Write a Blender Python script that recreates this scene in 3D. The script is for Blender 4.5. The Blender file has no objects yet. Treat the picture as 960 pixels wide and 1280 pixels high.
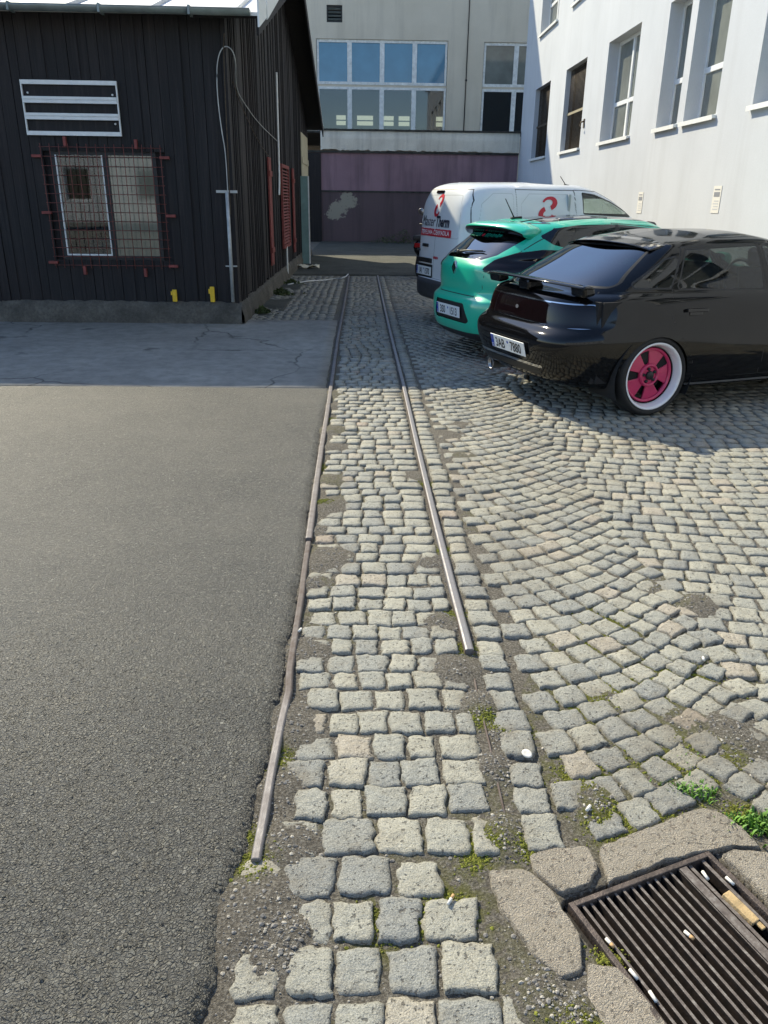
import bpy, bmesh, math, random
import numpy as np
from mathutils import Vector, Matrix
R = math.radians
random.seed(7)
rng = np.random.default_rng(7)
scene = bpy.context.scene
COL = scene.collection

# ------------------------------------------------------------------ materials
def new_mat(name):
    m = bpy.data.materials.new(name)
    m.use_nodes = True
    nt = m.node_tree
    b = nt.nodes['Principled BSDF']
    return m, nt, b

def nd(nt, typ, **kw):
    n = nt.nodes.new(typ)
    for k, v in kw.items():
        if k in n.inputs.keys():
            n.inputs[k].default_value = v
        else:
            setattr(n, k, v)
    return n

def rgba(c):
    return (c[0], c[1], c[2], 1.0)

def coords(nt, scale=(1, 1, 1)):
    tc = nd(nt, 'ShaderNodeTexCoord')
    mp = nd(nt, 'ShaderNodeMapping')
    mp.inputs['Scale'].default_value = scale
    nt.links.new(tc.outputs['Object'], mp.inputs['Vector'])
    return mp.outputs['Vector']

def noise(nt, vec, scale, detail=4.0, rough=.55, dist=0.0):
    n = nd(nt, 'ShaderNodeTexNoise')
    n.inputs['Scale'].default_value = scale
    n.inputs['Detail'].default_value = detail
    n.inputs['Roughness'].default_value = rough
    n.inputs['Distortion'].default_value = dist
    nt.links.new(vec, n.inputs['Vector'])
    return n.outputs['Fac']

def ramp(nt, fac, stops):
    r = nd(nt, 'ShaderNodeValToRGB')
    els = r.color_ramp.elements
    while len(els) < len(stops):
        els.new(.5)
    for e, (p, c) in zip(els, stops):
        e.position = p
        e.color = rgba(c) if len(c) == 3 else c
    nt.links.new(fac, r.inputs['Fac'])
    return r.outputs['Color']

def grey(v):
    return (v, v, v)

def mix(nt, fac, a, b, mode='MIX'):
    m = nd(nt, 'ShaderNodeMix', data_type='RGBA', blend_type=mode)
    for sock, val in ((m.inputs[0], fac), (m.inputs[6], a), (m.inputs[7], b)):
        if isinstance(val, (int, float)):
            sock.default_value = val
        elif isinstance(val, tuple):
            sock.default_value = rgba(val)
        else:
            nt.links.new(val, sock)
    return m.outputs[2]

def mth(nt, op, a, b=None, clamp=False):
    m = nd(nt, 'ShaderNodeMath', operation=op, use_clamp=clamp)
    for i, v in enumerate((a, b)):
        if v is None:
            continue
        if isinstance(v, (int, float)):
            m.inputs[i].default_value = v
        else:
            nt.links.new(v, m.inputs[i])
    return m.outputs[0]

def bump(nt, b, height, strength=.3, dist=.01, prev=None):
    n = nd(nt, 'ShaderNodeBump')
    n.inputs['Strength'].default_value = strength
    n.inputs['Distance'].default_value = dist
    nt.links.new(height, n.inputs['Height'])
    if prev is not None:
        nt.links.new(prev, n.inputs['Normal'])
    nt.links.new(n.outputs['Normal'], b.inputs['Normal'])
    return n.outputs['Normal']

def mat_plain(name, col, rough=.5, metal=0.0, var=.25, scale=6.0, bmp=0.0, bscale=60.0, coat=0.0, stretch=(1, 1, 1), spec=.5):
    m, nt, b = new_mat(name)
    v = coords(nt, stretch)
    f = noise(nt, v, scale, 6.0, .6)
    lo = tuple(max(0, c * (1 - var)) for c in col)
    hi = tuple(min(1, c * (1 + var)) for c in col)
    c = ramp(nt, f, [(.3, lo), (.7, hi)])
    nt.links.new(c, b.inputs['Base Color'])
    b.inputs['Roughness'].default_value = rough
    b.inputs['Metallic'].default_value = metal
    b.inputs['Coat Weight'].default_value = coat
    b.inputs['Coat Roughness'].default_value = .04
    b.inputs['Specular IOR Level'].default_value = spec
    if bmp:
        bump(nt, b, noise(nt, v, bscale, 5.0, .6), bmp, .01)
    return m

def mat_emit(name, col, strength):
    m, nt, b = new_mat(name)
    b.inputs['Base Color'].default_value = rgba(col)
    b.inputs['Emission Color'].default_value = rgba(col)
    b.inputs['Emission Strength'].default_value = strength
    return m

def mat_glass_solid(name, col, rough=.03, ior=1.6, var=.2):
    m = mat_plain(name, col, rough, 0, var, 1.2)
    b = m.node_tree.nodes['Principled BSDF']
    b.inputs['IOR'].default_value = ior
    return m

def mat_glass_clear(name, tint, rough=.02, ior=1.5):
    m = bpy.data.materials.new(name)
    m.use_nodes = True
    nt = m.node_tree
    for n in list(nt.nodes):
        nt.nodes.remove(n)
    out = nd(nt, 'ShaderNodeOutputMaterial')
    tr = nd(nt, 'ShaderNodeBsdfTransparent')
    tr.inputs['Color'].default_value = rgba(tint)
    gl = nd(nt, 'ShaderNodeBsdfGlossy')
    gl.inputs['Roughness'].default_value = rough
    gl.inputs['Color'].default_value = (.95, .97, 1, 1)
    fr = nd(nt, 'ShaderNodeFresnel')
    ge = nd(nt, 'ShaderNodeNewGeometry')
    nt.links.new(mth(nt, 'ADD', ior, mth(nt, 'MULTIPLY', ge.outputs['Backfacing'], 1 / ior - ior)), fr.inputs['IOR'])   # a thin pane reflects alike from both sides
    mx = nd(nt, 'ShaderNodeMixShader')
    nt.links.new(fr.outputs[0], mx.inputs[0])
    nt.links.new(tr.outputs[0], mx.inputs[1])
    nt.links.new(gl.outputs[0], mx.inputs[2])
    nt.links.new(mx.outputs[0], out.inputs['Surface'])
    return m

# ------------------------------------------------------------------ mesh helpers
class MB:
    """collects shapes of one mesh object"""
    def __init__(self):
        self.v, self.f, self.m, self.s = [], [], [], []
    def add(self, verts, faces, mi=0, smooth=False):
        o = len(self.v)
        self.v.extend([tuple(map(float, p)) for p in verts])
        self.f.extend([tuple(i + o for i in f) for f in faces])
        self.m.extend([mi] * len(faces))
        self.s.extend([smooth] * len(faces))
        return self
    def box(self, a, b, mi=0):
        (x0, y0, z0), (x1, y1, z1) = a, b
        vs = [(x0, y0, z0), (x1, y0, z0), (x1, y1, z0), (x0, y1, z0), (x0, y0, z1), (x1, y0, z1), (x1, y1, z1), (x0, y1, z1)]
        fs = [(3, 2, 1, 0), (4, 5, 6, 7), (0, 1, 5, 4), (1, 2, 6, 5), (2, 3, 7, 6), (3, 0, 4, 7)]
        return self.add(vs, fs, mi)
    def obox(self, c, ax, ay, az, mi=0):
        c, ax, ay, az = map(Vector, (c, ax, ay, az))
        vs = []
        for k in (-1, 1):
            for i, j in ((-1, -1), (1, -1), (1, 1), (-1, 1)):
                vs.append(c + ax * i + ay * j + az * k)
        return self.add(vs, [(3, 2, 1, 0), (4, 5, 6, 7), (0, 1, 5, 4), (1, 2, 6, 5), (2, 3, 7, 6), (3, 0, 4, 7)], mi)
    def tube(self, pts, r, n=8, mi=0, cap=True, prof=None):
        pts = [Vector(p) for p in pts]
        rings = []
        up = Vector((0, 0, 1))
        for i, p in enumerate(pts):
            t = (pts[min(i + 1, len(pts) - 1)] - pts[max(i - 1, 0)]).normalized()
            a = t.cross(up)
            if a.length < .05:
                a = t.cross(Vector((1, 0, 0)))
            a.normalize()
            b = a.cross(t)
            rr = r[i] if isinstance(r, (list, tuple)) else r
            ring = []
            if prof:
                for (px, pz) in prof:
                    ring.append(p + a * px + b * pz)
            else:
                for k in range(n):
                    an = 2 * math.pi * k / n
                    ring.append(p + a * math.cos(an) * rr + b * math.sin(an) * rr)
            rings.append(ring)
        n = len(rings[0])
        vs = [q for ring in rings for q in ring]
        fs = []
        for i in range(len(rings) - 1):
            for k in range(n):
                fs.append((i * n + k, i * n + (k + 1) % n, (i + 1) * n + (k + 1) % n, (i + 1) * n + k))
        if cap:
            fs.append(tuple(range(n))[::-1])
            fs.append(tuple((len(rings) - 1) * n + k for k in range(n)))
        return self.add(vs, fs, mi, True)
    def lathe(self, prof, n=32, axis='y', c=(0, 0, 0), mi=0, closed=False):
        """prof: list of (r, h) ; h along the axis"""
        vs, fs = [], []
        for (r, h) in prof:
            for k in range(n):
                a = 2 * math.pi * k / n
                p = {'y': (r * math.cos(a), h, r * math.sin(a)), 'z': (r * math.cos(a), r * math.sin(a), h), 'x': (h, r * math.cos(a), r * math.sin(a))}[axis]
                vs.append((p[0] + c[0], p[1] + c[1], p[2] + c[2]))
        m = len(prof)
        for i in range(m if closed else m - 1):
            j = (i + 1) % m
            for k in range(n):
                fs.append((i * n + k, i * n + (k + 1) % n, j * n + (k + 1) % n, j * n + k))
        return self.add(vs, fs, mi, True)
    def prism(self, poly, axis, lo, hi, mi=0):
        """2D polygon extruded along an axis ('x': poly is (y,z); 'y': (x,z); 'z': (x,y))"""
        def P(p, h):
            return {'x': (h, p[0], p[1]), 'y': (p[0], h, p[1]), 'z': (p[0], p[1], h)}[axis]
        n = len(poly)
        vs = [P(p, lo) for p in poly] + [P(p, hi) for p in poly]
        fs = [tuple(range(n))[::-1], tuple(range(n, 2 * n))]
        for k in range(n):
            fs.append((k, (k + 1) % n, n + (k + 1) % n, n + k))
        return self.add(vs, fs, mi)
    def build(self, name, mats, parent=None, bevel=0.0, smooth_angle=None, loc=None, fix=True):
        me = bpy.data.meshes.new(name)
        me.from_pydata(self.v, [], self.f)
        if not isinstance(mats, (list, tuple)):
            mats = [mats]
        for m in mats:
            me.materials.append(m)
        me.polygons.foreach_set('material_index', self.m)
        me.polygons.foreach_set('use_smooth', self.s)
        if fix:
            bm = bmesh.new()
            bm.from_mesh(me)
            bmesh.ops.recalc_face_normals(bm, faces=bm.faces)
            bm.to_mesh(me)
            bm.free()
        me.update()
        o = bpy.data.objects.new(name, me)
        COL.objects.link(o)
        if parent is not None:
            o.parent = parent
        if loc is not None:
            o.location = loc
        if bevel:
            bv = o.modifiers.new('edge', 'BEVEL')
            bv.width = bevel
            bv.segments = 2
            bv.limit_method = 'ANGLE'
            bv.angle_limit = R(50)
        return o

def np_mesh(name, V, F, mats, parent=None, smooth=True, mi=None, attrs=None):
    """fast mesh from arrays; F is an (n,4) array"""
    me = bpy.data.meshes.new(name)
    V = np.asarray(V, np.float32)
    F = np.asarray(F, np.int32)
    n, k = F.shape
    me.vertices.add(len(V))
    me.vertices.foreach_set('co', V.ravel())
    me.loops.add(n * k)
    me.loops.foreach_set('vertex_index', F.ravel())
    me.polygons.add(n)
    me.polygons.foreach_set('loop_start', np.arange(0, n * k, k, dtype=np.int32))
    me.polygons.foreach_set('loop_total', np.full(n, k, np.int32))
    for m in (mats if isinstance(mats, (list, tuple)) else [mats]):
        me.materials.append(m)
    me.polygons.foreach_set('use_smooth', np.full(n, smooth))
    if mi is not None:
        me.polygons.foreach_set('material_index', np.asarray(mi, np.int32))
    for an, arr in (attrs or {}).items():
        a = me.attributes.new(an, 'FLOAT', 'POINT')
        a.data.foreach_set('value', np.asarray(arr, np.float32))
    me.update(calc_edges=True)
    me.validate()
    o = bpy.data.objects.new(name, me)
    COL.objects.link(o)
    if parent is not None:
        o.parent = parent
    return o

def thing(name, label, cat, loc=(0, 0, 0), rotz=0.0, group=None):
    o = bpy.data.objects.new(name, None)
    COL.objects.link(o)
    o.location = loc
    o.rotation_euler = (0, 0, rotz)
    o.empty_display_size = .2
    return tag(o, label, cat, group)

def tag(o, label, cat, group=None):
    o['label'] = label
    o['category'] = cat
    if group:
        o['group'] = group
    return o

def struct(o, kind='structure'):
    o['kind'] = kind
    return o

def attr(nt, name):
    a = nd(nt, 'ShaderNodeAttribute')
    a.attribute_name = name
    return a.outputs['Fac']

# value noise on arrays
def hash2(i, j, seed=0):
    h = (i.astype(np.int64) * 374761393 + j.astype(np.int64) * 668265263 + seed * 974634777) & 0xffffffff
    h = ((h ^ (h >> 13)) * 1274126177) & 0xffffffff
    return ((h ^ (h >> 16)) & 0xffff) / 65535.0

def vnoise(x, y, seed=0):
    xi, yi = np.floor(x), np.floor(y)
    fx, fy = x - xi, y - yi
    fx = fx * fx * (3 - 2 * fx)
    fy = fy * fy * (3 - 2 * fy)
    a, b = hash2(xi, yi, seed), hash2(xi + 1, yi, seed)
    c, d = hash2(xi, yi + 1, seed), hash2(xi + 1, yi + 1, seed)
    return (a * (1 - fx) + b * fx) * (1 - fy) + (c * (1 - fx) + d * fx) * fy

def fbm(x, y, seed=0, o=4):
    s, a, t = 0, 1.0, 0
    for k in range(o):
        s = s + a * vnoise(x * 2 ** k + 17.3 * k, y * 2 ** k + 9.1 * k, seed + k)
        t += a
        a *= .5
    return s / t

def cell(x, y, seed=0):
    """distance to nearest and second jittered points and the nearest one's random value"""
    xi, yi = np.floor(x), np.floor(y)
    d1 = np.full(x.shape, 9.0)
    d2 = np.full(x.shape, 9.0)
    rv = np.zeros(x.shape)
    for i in (-1, 0, 1):
        for j in (-1, 0, 1):
            cx, cy = xi + i, yi + j
            px = cx + .15 + .7 * hash2(cx, cy, seed)
            py = cy + .15 + .7 * hash2(cx, cy, seed + 5)
            d = np.hypot(px - x, py - y)
            m = d < d1
            d2 = np.where(m, d1, np.minimum(d2, d))
            rv = np.where(m, hash2(cx, cy, seed + 9), rv)
            d1 = np.where(m, d, d1)
    return d1, d2, rv

def grid_faces(nr, nc):
    i = np.arange((nr - 1) * (nc - 1))
    r, c = i // (nc - 1), i % (nc - 1)
    a = r * nc + c
    return np.stack([a, a + 1, a + nc + 1, a + nc], 1)

def poly_sdf(px, py, poly):
    """signed distance to a 2D polygon, negative inside"""
    P = np.asarray(poly, float)
    d = np.full(px.shape, 1e9)
    inside = np.zeros(px.shape, bool)
    n = len(P)
    for i in range(n):
        a, b = P[i], P[(i + 1) % n]
        e = b - a
        wx, wy = px - a[0], py - a[1]
        t = np.clip((wx * e[0] + wy * e[1]) / max(e @ e, 1e-12), 0, 1)
        d = np.minimum(d, (wx - e[0] * t) ** 2 + (wy - e[1] * t) ** 2)
        c = (a[1] > py) != (b[1] > py)
        with np.errstate(divide='ignore', invalid='ignore'):
            xx = a[0] + (py - a[1]) / np.where(b[1] == a[1], 1e-12, b[1] - a[1]) * e[0]
        inside ^= c & (px < xx)
    d = np.sqrt(d)
    return np.where(inside, -d, d)

_txt = {}
def text_mesh(s, size=1.0, shear=0.0, bold=0.0, align='LEFT', space=1.0, res=4):
    """flat lettering as (verts, faces) in the x-y plane"""
    cu = bpy.data.curves.new('letters', 'FONT')
    cu.body = s
    cu.size = size
    cu.shear = shear
    cu.offset = bold
    cu.align_x = align
    cu.space_character = space
    cu.resolution_u = res
    o = bpy.data.objects.new('letters', cu)
    COL.objects.link(o)
    dg = bpy.context.evaluated_depsgraph_get()
    me = bpy.data.meshes.new_from_object(o.evaluated_get(dg))
    V = [tuple(v.co) for v in me.vertices]
    F = [tuple(p.vertices) for p in me.polygons]
    bpy.data.objects.remove(o)
    bpy.data.curves.remove(cu)
    bpy.data.meshes.remove(me)
    return V, F
SUN_STRENGTH = 3.8
SKY_STRENGTH = .13
EXPOSURE = 1.0
# ------------------------------------------------------------------ camera, light
SUN = Vector((-.70, .93, 1.0)).normalized()
w = bpy.data.worlds.new('World')
scene.world = w
w.use_nodes = True
wn = w.node_tree
bg = wn.nodes['Background']
sk = wn.nodes.new('ShaderNodeTexSky')
sk.sky_type = 'NISHITA'
sk.sun_disc = False
sk.sun_elevation = math.asin(SUN.z)
sk.sun_rotation = math.atan2(SUN.x, SUN.y)
sk.air_density = 1.0
sk.dust_density = .4
sk.ozone_density = 3.0
wn.links.new(sk.outputs['Color'], bg.inputs['Color'])
bg.inputs['Strength'].default_value = SKY_STRENGTH
sl = bpy.data.lights.new('sun', 'SUN')
sl.energy = SUN_STRENGTH
sl.angle = R(.53)
sl.color = (1.0, .905, .69)
so = bpy.data.objects.new('sun', sl)
COL.objects.link(so)
so.rotation_euler = (-SUN).to_track_quat('-Z', 'Y').to_euler()
so.location = (-20, 30, 40)

cam = bpy.data.cameras.new('camera')
co = bpy.data.objects.new('camera', cam)
COL.objects.link(co)
scene.camera = co
cam.sensor_fit = 'VERTICAL'
cam.sensor_height = 24.0
cam.lens = 24.0 * 980.0 / 1280.0
cam.clip_start = .05
cam.clip_end = 500
PITCH, YAW, ROLL = R(21.75), R(1.45), .0135
fw = Vector((math.sin(YAW) * math.cos(PITCH), math.cos(YAW) * math.cos(PITCH), -math.sin(PITCH)))
rt = Vector((math.cos(YAW), -math.sin(YAW), 0))
up = rt.cross(fw)
r2 = rt * math.cos(ROLL) + up * math.sin(ROLL)
u2 = -rt * math.sin(ROLL) + up * math.cos(ROLL)
mw = Matrix((r2, u2, -fw)).transposed().to_4x4()
mw.translation = (0, 0, 1.5)
co.matrix_world = mw
scene.view_settings.view_transform = 'Standard'
scene.view_settings.look = 'None'
scene.view_settings.gamma = 1.0
scene.view_settings.exposure = EXPOSURE
scene.cycles.max_bounces = 8
scene.cycles.transparent_max_bounces = 12
scene.cycles.use_denoising = True
scene.cycles.sample_clamp_indirect = 4.0

# ------------------------------------------------------------------ shared materials
def m_stone():
    m, nt, b = new_mat('granite sett')
    v = coords(nt)
    n1 = noise(nt, v, 14, 6, .65)
    n2 = ramp(nt, noise(nt, v, 260, 3, .75), [(.36, grey(0)), (.64, grey(1))])
    base = ramp(nt, attr(nt, 'tint'), [(0.0, (.19, .205, .205)), (.25, (.27, .28, .255)), (.55, (.33, .328, .275)), (.85, (.40, .385, .31)), (1.0, (.37, .285, .22))])
    c = mix(nt, n2, mix(nt, .45, base, (.12, .115, .09)), mix(nt, .35, base, (.62, .60, .52)))
    dark = ramp(nt, noise(nt, v, 95, 3, .5), [(.32, grey(1)), (.38, grey(0))])
    c = mix(nt, mth(nt, 'MULTIPLY', dark, .75), c, (.055, .052, .048))
    soil = ramp(nt, n1, [(.48, grey(0)), (.74, grey(1))])
    c = mix(nt, mth(nt, 'MULTIPLY', soil, .45), c, (.19, .165, .12))
    d2 = attr(nt, 'soil')
    c = mix(nt, mth(nt, 'MULTIPLY', d2, mth(nt, 'ADD', .25, n1), True), c, (.17, .148, .11))
    nt.links.new(c, b.inputs['Base Color'])
    b.inputs['Roughness'].default_value = .78
    b.inputs['Specular IOR Level'].default_value = .35
    h = mth(nt, 'ADD', mth(nt, 'MULTIPLY', noise(nt, v, 60, 6, .7), .9), mth(nt, 'MULTIPLY', dark, -.35))
    bump(nt, b, mth(nt, 'ADD', h, mth(nt, 'MULTIPLY', noise(nt, v, 230, 4, .7), .35)), .9, .012)
    return m

def m_soil():
    m, nt, b = new_mat('gritty joint soil')
    v = coords(nt)
    n1 = noise(nt, v, 9, 6, .65)
    n2 = noise(nt, v, 130, 5, .75)
    c = ramp(nt, n2, [(.30, (.030, .028, .025)), (.5, (.145, .132, .11)), (.66, (.36, .34, .295))])
    c = mix(nt, mth(nt, 'MULTIPLY', n1, .45), c, (.13, .115, .09), 'MIX')
    g = ramp(nt, noise(nt, v, 34, 4, .6), [(.42, grey(0)), (.54, grey(1))])
    mo = mth(nt, 'MULTIPLY', g, attr(nt, 'moss'), True)
    c = mix(nt, mo, c, (.115, .12, .02))
    nt.links.new(c, b.inputs['Base Color'])
    b.inputs['Roughness'].default_value = .95
    b.inputs['Specular IOR Level'].default_value = .2
    bump(nt, b, mth(nt, 'ADD', noise(nt, v, 170, 5, .7), n2), 1.0, .010)
    return m

def m_asphalt():
    m, nt, b = new_mat('worn asphalt')
    v = coords(nt)
    vo = nd(nt, 'ShaderNodeTexVoronoi')
    vo.inputs['Scale'].default_value = 104
    wq = nd(nt, 'ShaderNodeTexNoise')
    wq.inputs['Scale'].default_value = 70
    nt.links.new(v, wq.inputs['Vector'])
    ws = nd(nt, 'ShaderNodeVectorMath', operation='SCALE')
    ws.inputs['Scale'].default_value = .016
    nt.links.new(wq.outputs['Color'], ws.inputs[0])
    wa = nd(nt, 'ShaderNodeVectorMath', operation='ADD')
    nt.links.new(v, wa.inputs[0])
    nt.links.new(ws.outputs[0], wa.inputs[1])
    nt.links.new(wa.outputs[0], vo.inputs['Vector'])
    vo2 = nd(nt, 'ShaderNodeTexVoronoi', feature='DISTANCE_TO_EDGE')
    vo2.inputs['Scale'].default_value = 104
    nt.links.new(wa.outputs[0], vo2.inputs['Vector'])
    stone = ramp(nt, vo.outputs['Color'], [(.08, (.036, .038, .037)), (.5, (.098, .101, .090)), (.80, (.15, .152, .13)), (.97, (.31, .305, .265))])
    plate = ramp(nt, mth(nt, 'ADD', vo2.outputs['Distance'], mth(nt, 'MULTIPLY', mth(nt, 'SUBTRACT', noise(nt, v, 48, 4, .7), .5), .55)), [(.0, grey(0)), (.22, grey(1))])
    fine = noise(nt, v, 420, 3, .7)
    c = mix(nt, ramp(nt, plate, [(0, grey(.12)), (1, grey(1))]), (.022, .022, .020), mix(nt, ramp(nt, fine, [(.35, grey(0)), (.65, grey(1))]), mix(nt, .35, stone, (.03, .03, .028)), mix(nt, .22, stone, (.27, .265, .23))))
    big = noise(nt, v, 1.1, 5, .6)
    c = mix(nt, ramp(nt, big, [(.35, grey(0)), (.75, grey(.42))]), c, (.19, .18, .15))
    mid = noise(nt, v, 7, 5, .6)
    c = mix(nt, ramp(nt, mid, [(.45, grey(0)), (.8, grey(.25))]), c, (.17, .16, .13))
    spark = ramp(nt, noise(nt, v, 60, 2, .5), [(.70, grey(0)), (.73, grey(1))])
    c = mix(nt, mth(nt, 'MULTIPLY', spark, .5), c, (.33, .32, .29))
    nt.links.new(c, b.inputs['Base Color'])
    b.inputs['Roughness'].default_value = .58
    b.inputs['Specular IOR Level'].default_value = .6
    sepc = nd(nt, 'ShaderNodeSeparateColor')
    nt.links.new(vo.outputs['Color'], sepc.inputs[0])
    h = mth(nt, 'ADD', mth(nt, 'MULTIPLY', noise(nt, v, 210, 4, .7), 1.1), mth(nt, 'MULTIPLY', plate, mth(nt, 'ADD', .35, sepc.outputs[1])))
    bump(nt, b, h, 1.0, .0085)
    return m

def m_concrete(name, c1, c2, c3, scale=1.2, bs=.35):
    m, nt, b = new_mat(name)
    v = coords(nt)
    n1 = noise(nt, v, scale, 7, .62)
    n2 = noise(nt, v, scale * 9, 6, .7)
    n3 = noise(nt, v, 160, 4, .7)
    c = ramp(nt, n1, [(.3, c1), (.55, c2), (.75, c3)])
    c = mix(nt, ramp(nt, n2, [(.35, grey(.5)), (.6, grey(0))]), c, tuple(x * .55 for x in c1))
    c = mix(nt, ramp(nt, n3, [(.55, grey(0)), (.75, grey(.5))]), c, tuple(min(1, x * 1.3) for x in c3))
    nt.links.new(c, b.inputs['Base Color'])
    b.inputs['Roughness'].default_value = .9
    b.inputs['Specular IOR Level'].default_value = .3
    bump(nt, b, mth(nt, 'ADD', n3, mth(nt, 'MULTIPLY', n2, 1.5)), bs, .01)
    return m

def m_chunk():
    m, nt, b = new_mat('pebbly cast concrete')
    v = coords(nt)
    c = ramp(nt, noise(nt, v, 7, 6, .65), [(.3, (.52, .46, .37)), (.7, (.68, .605, .495))])
    vo = nd(nt, 'ShaderNodeTexVoronoi')
    vo.inputs['Scale'].default_value = 150
    nt.links.new(v, vo.inputs['Vector'])
    peb = ramp(nt, vo.outputs['Color'], [(.55, grey(0)), (.75, grey(.6))])
    c = mix(nt, peb, c, (.54, .50, .42))
    peb2 = ramp(nt, vo.outputs['Color'], [(.12, grey(.7)), (.25, grey(0))])
    c = mix(nt, peb2, c, (.13, .12, .105))
    pit = ramp(nt, noise(nt, v, 75, 3, .6), [(.33, grey(1)), (.39, grey(0))])
    c = mix(nt, mth(nt, 'MULTIPLY', pit, .55), c, (.08, .045, .036))
    n3 = ramp(nt, noise(nt, v, 260, 3, .7), [(.36, grey(0)), (.64, grey(1))])
    c = mix(nt, n3, mix(nt, .16, c, (.14, .12, .095)), mix(nt, .2, c, (.62, .57, .47)))
    nt.links.new(c, b.inputs['Base Color'])
    b.inputs['Roughness'].default_value = .92
    b.inputs['Specular IOR Level'].default_value = .25
    bump(nt, b, mth(nt, 'ADD', mth(nt, 'MULTIPLY', pit, -1.0), mth(nt, 'ADD', n3, noise(nt, v, 45, 5, .7))), 1.0, .012)
    return m

M = {}
M['stone'] = m_stone()
M['soil'] = m_soil()
M['asphalt'] = m_asphalt()
M['slab'] = m_concrete('weathered concrete yard', (.20, .19, .165), (.27, .26, .225), (.33, .315, .27), .9)
M['chunk'] = m_chunk()
M['plinth'] = m_concrete('dirty plinth render', (.07, .065, .055), (.13, .12, .10), (.20, .185, .155), 3.5, .8)
def m_rail():
    m, nt, b = new_mat('worn rail steel')
    v = coords(nt)
    n = noise(nt, v, 30, 6, .65)
    rust = attr(nt, 'rust')
    f = mth(nt, 'ADD', rust, mth(nt, 'MULTIPLY', mth(nt, 'SUBTRACT', n, .5), .9), True)
    c = mix(nt, f, (.25, .245, .25), (.085, .060, .046))
    nt.links.new(c, b.inputs['Base Color'])
    nt.links.new(mth(nt, 'SUBTRACT', .6, mth(nt, 'MULTIPLY', f, .6), True), b.inputs['Metallic'])
    nt.links.new(mth(nt, 'ADD', .42, mth(nt, 'MULTIPLY', f, .45), True), b.inputs['Roughness'])
    bump(nt, b, noise(nt, v, 140, 5, .7), .35, .004)
    return m
M['rail'] = m_rail()
M['iron'] = mat_plain('rusty cast iron', (.075, .058, .050), .55, .3, .6, 22, .5, 120)
def m_grate():
    m, nt, b = new_mat('worn drain iron')
    v = coords(nt)
    n = noise(nt, v, 55, 5, .7)
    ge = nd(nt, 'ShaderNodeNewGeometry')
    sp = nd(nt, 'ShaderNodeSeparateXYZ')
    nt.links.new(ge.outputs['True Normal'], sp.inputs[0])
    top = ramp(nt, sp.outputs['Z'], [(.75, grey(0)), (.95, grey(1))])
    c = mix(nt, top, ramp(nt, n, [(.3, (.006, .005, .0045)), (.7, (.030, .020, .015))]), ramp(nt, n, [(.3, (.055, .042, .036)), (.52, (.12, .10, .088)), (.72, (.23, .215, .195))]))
    nt.links.new(c, b.inputs['Base Color'])
    b.inputs['Roughness'].default_value = .6
    bump(nt, b, n, .5, .003)
    return m
M['grate'] = m_grate()
M['pit'] = mat_plain('dark wet silt', (.02, .017, .014), .9, 0, .4, 20, .5, 60)
M['moss'] = mat_plain('bright moss', (.15, .16, .018), .95, 0, .45, 60)
M['grassblade'] = mat_plain('green grass', (.10, .22, .018), .6, 0, .35, 40)
M['paper'] = mat_plain('white paper', (.66, .64, .58), .8, 0, .16, 90)
M['filter'] = mat_plain('cork filter paper', (.48, .30, .14), .85, 0, .2, 60)
M['wood_pale'] = mat_plain('pale broken wood', (.42, .30, .15), .8, 0, .25, 25, .5, 50, stretch=(1, 1, 1))
M['pebble'] = mat_plain('grey grit', (.17, .16, .145), .85, 0, .55, 45)

# ------------------------------------------------------------------ ground
def lin(y, tab):
    ys = np.array([t[1] for t in tab])
    xs = np.array([t[0] for t in tab])
    o = np.argsort(ys)
    return np.interp(y, ys[o], xs[o])
RAIL_L1 = [(-.371, 17.06), (-.34, 12.5), (-.325, 9.0), (-.305, 7.2), (-.29, 5.72), (-.286, 4.87), (-.277, 4.11), (-.267, 3.39)]
RAIL_L2 = [(-.266, 3.36), (-.262, 3.0), (-.258, 2.87), (-.257, 2.55), (-.256, 2.284), (-.248, 2.16), (-.256, 1.98), (-.26, 1.80), (-.261, 1.61), (-.263, 1.459)]
RAIL_R = [(.232, 17.13), (.262, 12.5), (.285, 10.0), (.307, 8.1), (.325, 6.63), (.337, 4.88), (.351, 3.6), (.364, 2.84), (.373, 2.406)]
def railL(y):
    return lin(y, RAIL_L1 + RAIL_L2)
def railR(y):
    return lin(y, RAIL_R + [(.372, 1.5), (.373, .5)])
ASPH = [(-.309, 6.58), (-.325, 5.676), (-.318, 4.541), (-.303, 3.646), (-.283, 3.262), (-.289, 2.87), (-.292, 2.493), (-.288, 2.146), (-.293, 1.905), (-.305, 1.703), (-.308, 1.531), (-.327, 1.406), (-.323, 1.255), (-.322, 1.142), (-.338, 1.066), (-.36, .5)]
DR_O = Vector((.469, 1.331, 0))
DR_U = Vector((.931, .366, 0)).normalized()
DR_V = Vector((.366, -.931, 0)).normalized()
P1 = [(.302, 1.430), (.375, 1.440), (.432, 1.385), (.452, 1.335), (.476, 1.227), (.457, 1.161), (.416, 1.143), (.365, 1.199), (.324, 1.29), (.299, 1.389)]
P2 = [(.408, 1.474), (.48, 1.50), (.559, 1.498), (.568, 1.435), (.534, 1.385), (.456, 1.358), (.41, 1.424)]
P3 = [(.588, 1.493), (.707, 1.55), (.82, 1.60), (.905, 1.629), (.96, 1.605), (1.01, 1.474), (1.07, 1.371), (1.2, 1.05), (1.13, .98), (.868, 1.487), (.58, 1.385)]
P4 = [(.473, 1.183), (.529, 1.178), (.617, 1.010), (.70, .84), (.64, .78), (.514, .90), (.444, 1.002), (.448, 1.09)]
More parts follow.
